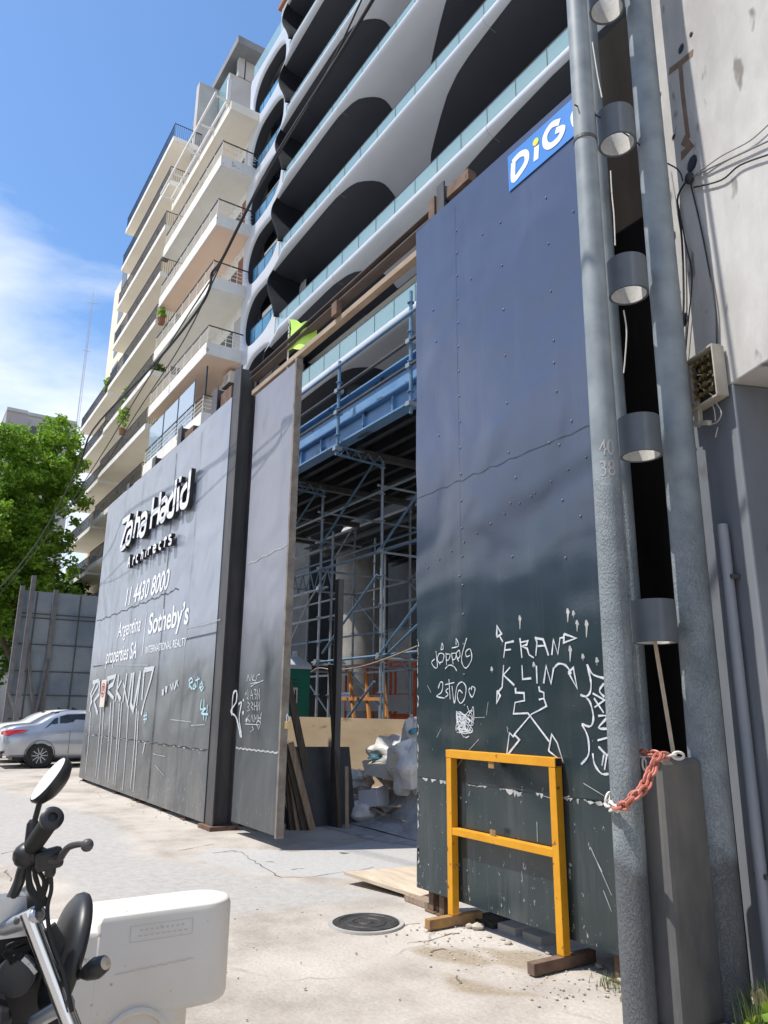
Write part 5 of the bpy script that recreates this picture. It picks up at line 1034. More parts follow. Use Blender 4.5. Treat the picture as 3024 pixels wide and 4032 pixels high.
MB().box(-2.985, -2.735, 3.56, 3.92, 0, zb_).build('base_block', mk('base_concrete', (.085, .086, .09), (.17, .163, .15), scale=3.2, rough=.9, bump=.2, c3=(.24, .23, .20), s3=4, t3=.68, stretch=(1, 1, .4)), dp, bevel=.03)
for j, (tx, zt) in enumerate((('40', 3.10), ('38', 2.97))):
    t_ = text_mesh(tx, -.075, .015, -.05, .05, 0, 'number', M['stucco_grey'], dp)
    ctr = Vector((P1[0]+.085*zt/9, P1[1], zt)); rr = .0812
    for v in t_.data.vertices:
        w_ = Vector(v.co)+Vector(dp.location); a = (w_.x+.03)/rr; base = math.radians(-42)
        ang = base+a; v.co = Vector((ctr.x+math.cos(ang)*rr, ctr.y+math.sin(ang)*rr, zt+w_.z))-Vector(dp.location)
MB().lathe([(.074, -.012), (.0795, -.012), (.0795, .012), (.074, .012)], (P1[0]+.085*5.35/9, P1[1], 5.35), (.12, .05, 1), 24).build('wire_band', M['steel_dark'], dp)
# chain round the front pole
ch = thing('chain', 'red and white plastic chain looped round the front street pole', 'chain', (P1[0], P1[1], 1.0))
def link(c, d, up, L_, r, m):
    d = Vector(d).normalized(); u = Vector(up); u = (u-d*u.dot(d)).normalized(); pts = []
    for i in range(13):
        a = 2*math.pi*i/12; ca, sa = math.cos(a), math.sin(a)
        pts.append(Vector(c)+d*(L_*.5*ca)+u*(L_*.30*sa))
    MB().path(pts, r, 6, False).build('link', m, ch, smooth=True)
def chain(pts, L_=.062, r=.0078, reds=None, tw=0):
    pts = smooth(pts, 8); tot = 0; acc = [0]
    for a, b in zip(pts, pts[1:]): tot += (b-a).length; acc.append(tot)
    n = int(tot/(L_*.70)); i = 0
    for k in range(n):
        s_ = (k+.5)*tot/n
        while acc[i+1] < s_: i += 1
        d = pts[i+1]-pts[i]; c = pts[i]+d*((s_-acc[i])/max(1e-6, acc[i+1]-acc[i]))
        n_ = Vector((-.6, -.75, .25)); side = d.normalized().cross(n_)
        link(c, d, n_*.7+side*.7 if (k+tw) % 2 else n_*-.7+side*.7, L_, r, M['chain_white'] if reds and reds(k, n) else M['chain_red'])
def cp3(l): return [oy(*c7(x, y), Y) for x, y, Y in l]
chain(cp3([(196, 445, 3.40), (180, 505, 3.38), (235, 540, 3.345), (300, 528, 3.335), (360, 470, 3.345), (415, 425, 3.365), (455, 370, 3.40), (495, 290, 3.45), (545, 185, 3.50), (575, 135, 3.53)]), reds=lambda k, n: k < 3)
chain(cp3([(210, 560, 3.385), (270, 545, 3.33), (335, 520, 3.325), (395, 455, 3.34), (450, 420, 3.37), (490, 375, 3.42), (520, 290, 3.46), (560, 190, 3.51), (600, 140, 3.55)]), reds=lambda k, n: k < 2, tw=1)
chain(cp3([(445, 120, 3.56), (500, 125, 3.55), (560, 135, 3.54), (620, 150, 3.56), (690, 145, 3.62), (755, 150, 3.66)]), reds=lambda k, n: k > n*.62)
chain(cp3([(455, 160, 3.545), (462, 200, 3.545), (468, 265, 3.545)]), reds=lambda k, n: True, r=.006)
tag(MB().bar((-2.79, 3.74, zb_+.004), (-2.86, 3.745, 2.0), .018, .014).build('batten', M['wood_pale']), 'thin pale strip added for the bright slit in the gap between the poles', 'batten')  # invented strip standing for the bright background seen through the gap
tag(MB().box(-3.7, -2.88, 4.36, 4.40, 0, 7.2).build('shade_sheet', M['void']), 'tall near-black sheet added for the shade behind the end of the hoarding', 'screen')  # sheet added to blacken the gap where only shade lies
for pts, lab in (([(598, 230), (612, 320), (628, 420), (650, 530)], 'pale thin wire between the poles above the upper ring'), ([(697, 930), (704, 1050), (716, 1180), (722, 1335)], 'pale looped wire hanging between the poles above the middle ring'), ([(768, 1690), (784, 1800), (776, 1950), (768, 2030)], 'frayed pale wire below the middle ring between the poles')):
    tag(MB().path(smooth([oy(1900+x/1.3825, y/1.3825, 3.78) for x, y in pts]), .0045, 6).build('wire', M['barrier'], smooth=True), lab, 'wire', 'wires between the poles')
# ---------------------------------------------------------------- neighbour building at the right
nb = thing('neighbour_building', 'weathered white concrete building on the right with a grey painted pier', 'building', (-2.4, 4.2, 0))
cs, sn = math.cos(R(21)), math.sin(R(21)); O_ = Vector((-2.50, 4.17, 0)); U_ = Vector((cs, -sn, 0)); Bk = Vector((sn, cs, 0))
def wl(u0, u1, d0, d1, z0, z1):
    mb = MB(); c = O_+U_*((u0+u1)/2)+Bk*((d0+d1)/2); c.z = (z0+z1)/2
    return mb.ob(c, U_*((u1-u0)/2), Bk*((d1-d0)/2), Vector((0, 0, (z1-z0)/2)))
wall_w = mk('weathered_white_wall', (.40, .385, .365), (.57, .555, .53), scale=2.1, rough=.9, bump=.35, bscale=9, c3=(.22, .205, .19), s3=5, t3=.635, stretch=(1, 1, .45), bdist=.02)
pier_m = mk('grey_painted_pier', (.15, .165, .19), (.205, .22, .24), scale=2.4, rough=.7, bump=.2, bscale=14, c3=(.085, .082, .08), s3=3.1, t3=.64, stretch=(1, 1, .4))
shade_m = mk('beige_render', (.38, .345, .30), (.44, .41, .36), scale=1.4, rough=.9, bump=.15)
wl(-.36, 5.0, .0, .55, 3.55, 9.5).build('upper_wall', wall_w, nb, bevel=.01)
wl(-.36, .075, .0, .55, 0, 3.548).build('pier', pier_m, nb, bevel=.012)
wl(.077, 5.0, .56, .8, 0, 3.6).build('recess_wall', shade_m, nb)
wl(.50, .56, .50, .558, 0, 3.5).build('door_jamb', M['steel_dark'], nb)
wl(.60, 3.2, .545, .558, 0, 3.1).build('door', M['steel_dark'], nb)
wl(.30, .34, .52, .558, 1.9, 2.05).build('wall_socket', M['stucco_grey'], nb)
w_ = MB(); rr = random.Random(4)
for z0, u, wd, l in ((6.35, .06, .05, .02),): pass
def wallp(px, py, off=.012):
    d = ray(px, py); n = -Bk; t = (O_-Bk*off-EYE).dot(n)/d.dot(n); return EYE+d*t
c3f = lambda x, y: (1900+x/1.3825, y/1.3825)
st_ = MB(); rust = mk('rust_stain', (.26, .17, .11), (.16, .11, .08), scale=14, rough=.95)
for ln, wd in (([(1015, 390), (1075, 345), (1145, 285)], .05), ([(1075, 350), (1090, 520), (1110, 680), (1120, 760)], .045), ([(1090, 760), (1130, 800), (1080, 850)], .07)):
    st_.ribbon([wallp(*c3f(*p), .002) for p in ln], wd, -Bk)
st_.build('rust_stain', rust, nb)
hm = MB()
for x, y, r in ((1135, 185, .02), (1080, 265, .035), (1140, 890, .06), (1040, 745, .02), (1025, 1300, .06), (1095, 1740, .05), (960, 520, .03)): p = wallp(*c3f(x, y), .003); hm.lathe([(r, 0), (r*.7, .004), (0, .004)], p, -Bk, 9)
hm.build('wall_holes', M['ink'], nb)
jx = thing('junction_box', 'open yellowed junction box full of wires on the grey pier', 'junction box', tuple(wallp(2760, 1490)))
cj = lambda x, y: (2600+x/2.764, 1350+y/2.764)
a = wallp(*cj(205, 250), .09); b_ = wallp(*cj(640, 600), .09); c = (a+b_)/2; hw = abs((b_-a).dot(U_))/2; hh = abs(a.z-b_.z)/2*.88
MB().ob(c+Bk*.055, U_*hw, Bk*.02, Vector((0, 0, hh))).build('back_plate', M['box_old'], jx, bevel=.004)
fr = MB()
for s_ in (-1, 1): fr.ob(c+U_*s_*hw+Bk*.02, U_*.006, Bk*.034, Vector((0, 0, hh))); fr.ob(c+Vector((0, 0, s_*hh))+Bk*.02, U_*hw, Bk*.034, Vector((0, 0, .006)))
fr.build('case', M['box_old'], jx); MB().ob(c-U_*hw*.62+Bk*.0, U_*hw*.32, Bk*.012, Vector((0, 0, hh*.8))).build('cover', mk('old_cover', (.36, .30, .26), rough=.6), jx, bevel=.004)
MB().ob(c+U_*hw*.35+Bk*.03, U_*hw*.6, Bk*.006, Vector((0, 0, hh*.9))).build('board', M['ink'], jx)
for i in range(4):
    for j in range(5): MB().ob(c+U_*hw*(-.15+.27*i)+Vector((0, 0, hh*(.7-.33*j)))+Bk*rr.uniform(-.005, .015), U_*.010, Bk*.014, Vector((0, 0, .012))).build('terminal', M['brass'], jx)
def wire(pts, r, m, name='wire', par=None): return MB().path(smooth(pts, 5), r, 6).build(name, m, par, smooth=True)
for pts in ([(350, 290), (335, 340), (365, 420), (430, 450)], [(350, 380), (400, 350), (520, 350)], [(430, 480), (520, 540), (600, 590)], [(520, 420), (570, 430), (560, 480)], [(580, 260), (600, 310), (570, 360)]): wire([wallp(*cj(*p), .075) for p in pts], .0045, M['barrier'], 'wire', jx)
sb = thing('terminal_block', 'small pale terminal block dangling below the open junction box', 'terminal block', tuple(wallp(*cj(430, 740))))
a = wallp(*cj(400, 590), .07); b_ = wallp(*cj(420, 910), .07)
MB().bar(a, b_, .05, .035, -Bk).build('body', M['box_old'], sb, bevel=.004); a2 = wallp(*cj(330, 875), .07); b2 = wallp(*cj(540, 870), .07); MB().bar(a2, b2, .03, .028, -Bk).build('foot', M['box_old'], sb, bevel=.003)
for pts in ([(340, 650), (250, 690), (190, 820), (220, 920), (290, 970)], [(390, 660), (480, 670), (610, 640)], [(560, 660), (590, 740), (600, 850)], [(610, 660), (665, 760), (620, 860), (530, 890)], [(625, 920), (600, 1030)]): wire([wallp(*cj(*p), .06) for p in pts], .0038, M['stucco_grey'], 'wire', sb)
for i, (pts, r, lab) in enumerate((([(1110, 985), (1060, 1090), (1085, 1300), (1095, 1600), (1090, 1790), (1085, 1990)], .008, 'black cable hanging down the wall to the junction box'), ([(1060, 1090), (1100, 1300), (1140, 1500), (1120, 1750), (1100, 1980)], .005, 'thin dark cable beside the black cable above the junction box'), ([(1130, 990), (1180, 1200), (1230, 1450), (1270, 1700), (1275, 1990)], .006, 'cable hanging across the sunlit wall into the junction box'), ([(1150, 1020), (1300, 980), (1400, 900), (1560, 840)], .006, 'lower cable running right across the sunlit wall'), ([(1110, 980), (1250, 910), (1400, 840), (1560, 765)], .006, 'middle cable running right across the sunlit wall'), ([(1160, 950), (1300, 850), (1450, 770), (1560, 675)], .004, 'upper thin cable running right across the sunlit wall'), ([(1090, 985), (1060, 920), (930, 850), (800, 745), (640, 640), (500, 570)], .005, 'dark cable running from the wall knot to the street pole'), ([(1060, 1560), (1045, 1700), (1060, 1900), (1085, 1990)], .005, 'pale cable bent along the pier edge above the box'))):
    P_ = [wallp(*c3f(*p), .02) for p in pts]
    if i == 6: P_ = [wallp(*c3f(*pts[0]), .02), wallp(*c3f(*pts[1]), .05)]+[oy(*c3f(*p), Y) for p, Y in zip(pts[2:], (4.0, 3.84, 3.6, 3.37))]
    tag(wire(P_, r, M['cable_grey'] if i in (4, 5, 7) else M['cable'], 'cable'), lab, 'cable', 'cables on the right wall')
p = wallp(*c3f(1125, 970), .03); tag(MB().ball(p, .035, 6, (1, .7, 1.3)).build('cable_knot', M['cable'], smooth=True), 'dark knot of cable joints on the wall by the shadow edge', 'cable joint')
pv = thing('drain_pipe', 'grey plastic drain pipe up the painted pier beside the poles', 'pipe', (-2.6, 4.1, 0))

pp = O_+U_*(-.10)-Bk*.05
MB().path([(pp.x, pp.y, 0), (pp.x, pp.y, 2.62), (pp.x, pp.y, 2.68)], [.033, .033, .030], 14).build('pipe', M['pvc'], pv, smooth=True)
for z in (.7, 2.35): MB().ob(Vector((pp.x, pp.y, z))+Bk*.02, U_*.05, Bk*.03, Vector((0, 0, .012))).build('clip', M['steel_dark'], pv)
# weeds and scraps at the foot of the wall
tuft([(-2.48, 3.92), (-2.42, 3.82), (-2.5, 3.98), (-2.4, 3.7), (-2.36, 3.9)], 420, .24, M['grass'], 3)
tuft([(-3.35, 3.78), (-3.2, 3.76), (-3.12, 3.7), (-3.45, 3.82)], 150, .07, M['grass'], 5, w=.005)
q = random.Random(9); p = Vector((-2.36, 3.62, .12)); mb = MB(); foliage(mb, p, (.12, .10, .12), 60, .07, q, .2); t = thing('weed', 'bright green broad leaved weed at the bottom right corner', 'weed', (p.x, p.y, 0)); mb.build('leaves', M['leaf_yellow'], t)
MB().tube((p.x, p.y, 0), (p.x, p.y, .15), .005).build('stem', M['grass'], t)
tag(MB().bar((-2.52, 3.86, .22), (-2.42, 3.90, .03), .07, .012, (0, 1, .3)).build('wood_scrap', M['wood']), 'pale wood scrap in the weeds at the foot of the drain pipe', 'scrap')
# ---------------------------------------------------------------- overhead cables
D_ = lambda x, y: (x*3024/1659, y*3024/1659)
for pts, r, lab in (([(815, -20), (805, 0), (720, 140), (600, 330), (530, 460), (480, 560), (458, 590), (452, 625), (420, 680), (330, 790), (200, 930), (160, 1030), (60, 1200), (-40, 1310)], .020, 'thick black overhead cable bundle sagging across the curved facade'), ([(790, -20), (700, 170), (610, 320), (535, 452), (470, 580), (400, 690), (300, 850), (205, 1005), (90, 1175), (-40, 1330)], .010, 'thinner overhead cable crossing the cable bundle'), ([(500, 520), (400, 730), (290, 900), (230, 1000), (170, 1075), (120, 1110)], .009, 'thin overhead wire dropping from the bundle past the balconies')):
    n = len(pts); tag(MB().path(smooth([oy(*D_(*p), 3.0+.0*i) for i, p in enumerate(pts)], 5), r, 7).build('overhead_cable', M['cable'], smooth=True), lab, 'cable', 'overhead cables')
tag(MB().path([(-16.3, -9.15, 30.1), (-8.24, -2.15, 15.9), (-4.2, 1.35, 8.8), (-3.23, 2.19, 7.10), (-2.86, 3.40, 8.9)], .022, 8).build('overhead_cable', M['cable'], smooth=True), 'unseen cable added so its soft shadow slants across the dark hoarding', 'cable', 'overhead cables')  # out of view; course shaped so its shadow crosses the hoarding
# ---------------------------------------------------------------- motorcycle
z7 = lambda x, y: (x/1.659, 2900+y/1.659)
def at(p, d): r = ray(*z7(*p)); return EYE+r*(d/math.hypot(r.x, r.y))
mo = thing('motorcycle', 'black naked motorcycle with chrome fork and round mirror at the left corner', 'motorcycle', (-2.4, .2, 0))
vd = (at((315, 275), 2.35)-EYE).normalized(); nm = (-vd*.33+(-CR*.80+CU*.56)*.95).normalized(); cc = at((315, 275), 2.35)
mi = MB().lathe([(.067, .0), (.069, -.005), (.063, -.026), (.038, -.040), (0, -.044)], cc, nm, 36).build('mirror_shell', M['moto_black'], mo, smooth=True, sharp=70)
MB().lathe([(.064, .0008), (0, .0012)], cc, nm, 36).build('mirror_glass', M['mirror'], mi, smooth=True)
MB().path([at((268, 400), 2.36), at((235, 520), 2.36), at((200, 655), 2.36)], .0075, 8).lathe([(.016, 0), (.016, .05), (.010, .06)], at((200, 700), 2.36), (0, 0, 1), 12).build('mirror_stem', M['moto_black'], mo, smooth=True)
g0, g1 = at((215, 715), 2.36), at((332, 545), 2.20)
gb_ = MB(); n_ = 26
gb_.path([g0+(g1-g0)*i/n_ for i in range(n_+1)], [.0215+.002*(i % 2) for i in range(n_+1)], 18).build('grip', M['rubber'], mo, smooth=True)
ga = (g1-g0).normalized()
MB().lathe([(.026, -.005), (.029, .004), (.029, .014), (.021, .020), (.012, .020), (.012, .012), (0, .012)], g1, ga, 24).build('bar_end', M['moto_black'], mo, smooth=True)
MB().ball(at((175, 775), 2.38), .036, 7, (1, 1, .95)).ball(at((235, 775), 2.37), .028, 7, (1, 1.25, .8)).box(0, 0, 0, 0, 0, 0).build('switch_gear', M['moto_black'], mo, smooth=True)
MB().ob(at((320, 800), 2.34), (.018, 0, 0), (0, .034, .006), (0, -.005, .026)).ob(at((330, 865), 2.34), (.014, 0, 0), (0, .014, 0), (0, 0, .022)).build('brake_reservoir', M['moto_black'], mo, bevel=.011)
MB().path(smooth([at((330, 805), 2.33), at((385, 800), 2.31), at((415, 762), 2.28), at((450, 722), 2.24), at((510, 705), 2.2), at((565, 706), 2.17)]), [.011-.004*i/25 for i in range(26)], 8).ball(at((570, 710), 2.17), .016, 6).build('brake_lever', M['steel_dark'], mo, smooth=True)
MB().path(smooth([g0, at((150, 860), 2.40), at((120, 960), 2.42), at((60, 1075), 2.46), at((-20, 1120), 2.50), at((-160, 1130), 2.6)]), .0145, 12).build('handlebar', M['moto_black'], mo, smooth=True)
cbm = MB()
for l in ([(190, 850), (200, 960), (240, 1060), (235, 1150)], [(215, 850), (250, 980), (255, 1080), (245, 1160)], [(320, 900), (300, 990), (275, 1070), (250, 1150)], [(240, 830), (225, 900), (265, 1010), (300, 1090)], [(210, 830), (285, 930), (280, 1030), (310, 1080)], [(185, 840), (190, 1000), (280, 1090), (320, 1085)]): cbm.path(smooth([at(p, 2.38) for p in l]), .0062, 6)
cbm.build('control_cables', M['rubber'], mo, smooth=True)
MB().path([at((-60, 1275), 2.46), at((130, 1215), 2.42), at((235, 1170), 2.39), at((262, 1160), 2.38)], [.022, .022, .026, .018], 10).ob(at((40, 1170), 2.46), (.03, 0, 0), (0, .05, 0), (0, -.01, .05)).build('top_yoke', M['alu'], mo, smooth=True)
for p_, d_ in (((262, 1160), 2.355), ((110, 1205), 2.40), ((450, 1742), 2.345)): MB().lathe([(.009, -.012), (.009, .006), (.006, .009), (0, .009)], at(p_, d_), (.97, -.15, .1), 6).build('bolt', M['steel_dark'], mo)
MB().path(smooth([at((330, 890), 2.33), at((335, 1000), 2.36), at((310, 1120), 2.37), at((330, 1300), 2.36), at((420, 1560), 2.34), at((470, 1800), 2.32)]), .0055, 6).build('brake_hose', M['rubber'], mo, smooth=True)
MB().bar(at((300, 1260), 2.44), at((480, 1560), 2.44), .03, .05).build('headlight_bracket', M['moto_black'], mo)
f0, f1 = at((205, 1215), 2.39), at((460, 1890), 2.35); fd = (f1-f0).normalized(); ax_ = f0+fd*((f0.z-.30)/-fd.z)
MB().path([f0-fd*.03, f0+fd*.52], .0205, 18).build('fork_tube', M['chrome'], mo, smooth=True)
off = Vector((-.20, .02, 0))
MB().path([f0+off-fd*.03, f0+off+fd*.52], .0205, 18).build('fork_tube', M['chrome'], mo, smooth=True)
MB().path([f0+fd*.50, ax_], .030, 16).build('fork_leg', M['alu'], mo, smooth=True); MB().path([f0+off+fd*.50, ax_+off], .030, 16).build('fork_leg', M['alu'], mo, smooth=True)
MB().path([at((225, 1870), 2.44), at((330, 1805), 2.40), at((450, 1742), 2.37)], [.02, .02, .024], 10).build('lower_yoke', M['alu'], mo, smooth=True)
ha = (Vector((0.05, .97, -.24))).normalized(); hc = at((430, 1420), 2.52)
MB().lathe([(.0, -.035), (.08, -.034), (.13, -.028), (.152, -.014), (.158, .0), (.156, .012), (.148, .018)], hc, ha, 36).build('headlight', M['moto_black'], mo, smooth=True, sharp=60)
MB().lathe([(.148, .017), (.10, .026), (0, .03)], hc, ha, 30).build('headlight_lens', M['glass_dark'], mo, smooth=True)
MB().lathe([(.045, -.06), (.055, -.03), (.055, .02), (.0, .025)], at((300, 1120), 2.50)+Vector((-.05, -.03, 0)), (0, .75, .55), 24).build('speedometer', M['moto_black'], mo, smooth=True)
it = MB().tube(at((495, 1570), 2.40), at((560, 1540), 2.34), .010)
it.path([at((548, 1562), 2.35), at((575, 1540), 2.33), at((630, 1512), 2.30), at((680, 1485), 2.28), at((700, 1474), 2.27)], [.010, .020, .027, .021, .010], 14).build('indicator', M['moto_black'], mo, smooth=True)
MB().path([at((690, 1480), 2.272), at((706, 1474), 2.266)], [.016, .009], 12).build('indicator_lens', mk('amber_lens', (.42, .36, .27), rough=.2), mo, smooth=True)
cw = [at(p, 2.62) for p in ((-60, 1290), (120, 1235), (215, 1290), (300, 1480), (350, 1640), (400, 1900), (-60, 1900))]
MB().prism(cw, (-.14, .01, -.01)).build('front_cowl', M['moto_black'], mo, bevel=.012)
MB().lathe([(.05, -.02), (.055, 0), (.05, .015), (.02, .02), (.0, .02)], at((110, 1560), 2.55), (.96, -.2, .1), 20).build('horn', M['steel_dark'], mo, smooth=True)
wm = MB(); qw = random.Random(6)
for i_ in range(7): wm.path(smooth([at((qw.uniform(20, 260), 1300+60*k_+qw.uniform(-20, 20)), 2.54) for k_ in range(5)]), .0045, 5)
wm.build('wiring', M['rubber'], mo, smooth=True)
MB().bar(at((150, 1440), 2.53), at((215, 1500), 2.53), .03, .012).bar(at((190, 1480), 2.52), at((235, 1540), 2.52), .02, .01).build('clip', M['alu'], mo)
tk = MB()
def blob(mb, c, r, n=9): return mb.ball(c, 1.0, n, r)
blob(tk, (-2.45, -.28, .86), (.15, .30, .14)).build('fuel_tank', M['moto_black'], mo, smooth=True)
MB().ball((-2.45, -.85, .80), 1, 8, (.14, .36, .06)).build('seat', M['rubber'], mo, smooth=True)
MB().box(-2.56, -2.34, -.42, .06, .32, .68).box(-2.52, -2.38, -.1, .24, .56, .84).box(-2.60, -2.36, .10, .40, .50, .80).build('engine', M['moto_black'], mo, bevel=.03)
MB().bar((-2.45, .30, .95), (-2.45, .02, .40), .06, .06).bar((-2.45, .28, .98), (-2.45, -.9, .72), .05, .05).bar((-2.45, -.2, .36), (-2.45, -1.0, .32), .10, .05).box(-2.53, -2.37, .12, .30, .55, .92).build('frame', M['moto_black'], mo)
fins = MB()
for i in range(7): fins.box(-2.575, -2.325, -.30, .05, .40+.036*i, .412+.036*i)
fins.build('cooling_fins', M['steel_dark'], mo)
def wheel(c, r, w, name):
    o = MB().lathe([(r-.09, -w/2), (r-.02, -w/2), (r, -w*.25), (r, w*.25), (r-.02, w/2), (r-.09, w/2)], c, (1, 0, 0), 40).build(name, M['rubber'], mo, smooth=True)
    s_ = MB().lathe([(r-.10, -w*.3), (r-.085, -w*.3), (r-.085, w*.3), (r-.10, w*.3), (r-.10, -w*.3)], c, (1, 0, 0), 40)
    for k in range(6): a = k*math.pi/3; s_.bar((c[0], c[1], c[2]), (c[0], c[1]+(r-.095)*math.cos(a), c[2]+(r-.095)*math.sin(a)), .03, .03, (1, 0, 0))
    s_.lathe([(.05, -.05), (.05, .05), (0, .05)], c, (1, 0, 0), 16).build('rim', M['moto_black'], o)
wheel(((ax_.x*2+off.x)/2, ax_.y, .30), .30, .10, 'wheel'); wheel((-2.45, -1.05, .30), .30, .13, 'wheel')
MB().tube((ax_.x+.02, ax_.y, .30), (ax_.x+off.x-.02, ax_.y, .30), .012).build('axle', M['alu'], mo)
MB().bar((-2.36, -.35, .36), (-2.30, -.45, .02), .02, .02).build('kick_stand', M['steel_dark'], mo)
# ---------------------------------------------------------------- white plastic road barrier
wb = thing('road_barrier', 'white plastic water filled road barrier behind the motorcycle', 'barrier', (-3.27, .4, 0))
bx_, hwB = -3.275, .135
zl_ = ox(*z7(545, 1280), bx_+hwB).z; ztop = .80
def plan(y0, y1, hw, zz, r=.0): return [(bx_-hw, y0, zz), (bx_+hw, y0, zz)]+[(bx_+hw*math.cos(a), y1-hw+hw*math.sin(a)*1.0, zz) for a in [math.pi*i/14 for i in range(15)]]
def loft(secs):
    mb = MB().grid([s for s in secs], True); n = len(secs[0]); mb.f.append(tuple(reversed(range(n)))); b = (len(secs)-1)*n; mb.f.append(tuple(b+i for i in range(n))); return mb
bw = loft([plan(-1.3, 1.17, .20, .0), plan(-1.3, 1.17, .20, .10), plan(-1.3, 1.18, .150, .16), plan(-1.3, 1.185, .135, .25), plan(-1.3, 1.185, .132, zl_-.02), plan(-1.29, 1.17, .118, zl_)])
bw.build('lower_body', M['barrier'], wb, smooth=True, bevel=.012, sharp=35)
loft([plan(.80, 1.335, hwB-.012, .435), plan(.785, 1.345, hwB, .45), plan(.785, 1.345, hwB, ztop-.025), plan(.80, 1.335, hwB-.012, ztop)]).build('raised_end', M['barrier'], wb, smooth=True, bevel=.008, sharp=35)
MB().lathe([(.0, zl_+.006), (.045, zl_+.006), (.05, zl_)], (bx_, .62, 0), n=20).build('filler_cap', M['barrier'], wb)
xe = bx_+hwB+.003
lg = MB()
y0_, y1_, za_, zb2 = .905, 1.145, .70, .755
lg.ribbon([(xe, y0_, za_), (xe, y1_, za_), (xe, y1_, zb2), (xe, y0_, zb2), (xe, y0_, za_)], .002, (1, 0, 0), 0)
for k in range(9): lg.ribbon([(xe, y0_+.03+.022*k, .718), (xe, y0_+.045+.022*k, .718)], .004, (1, 0, 0), 0).ribbon([(xe, y0_+.035+.02*k, .737), (xe, y0_+.046+.02*k, .737)], .006, (1, 0, 0), 0)
lg.ribbon([(xe, .86+.30*i/16, .60+.012*i/16+.003*math.sin(i*3)) for i in range(17)], .003, (1, 0, 0), 0).build('moulded_label', mk('faint_mould', (.58, .54, .475), rough=.6), wb)
arch = [(bx_+.141, .95-.14*math.cos(math.pi*i/18), .30+.17*math.sin(math.pi*i/18)) for i in range(19)]
MB().path(arch, .012, 6).build('moulded_arch', M['barrier'], wb, smooth=True)
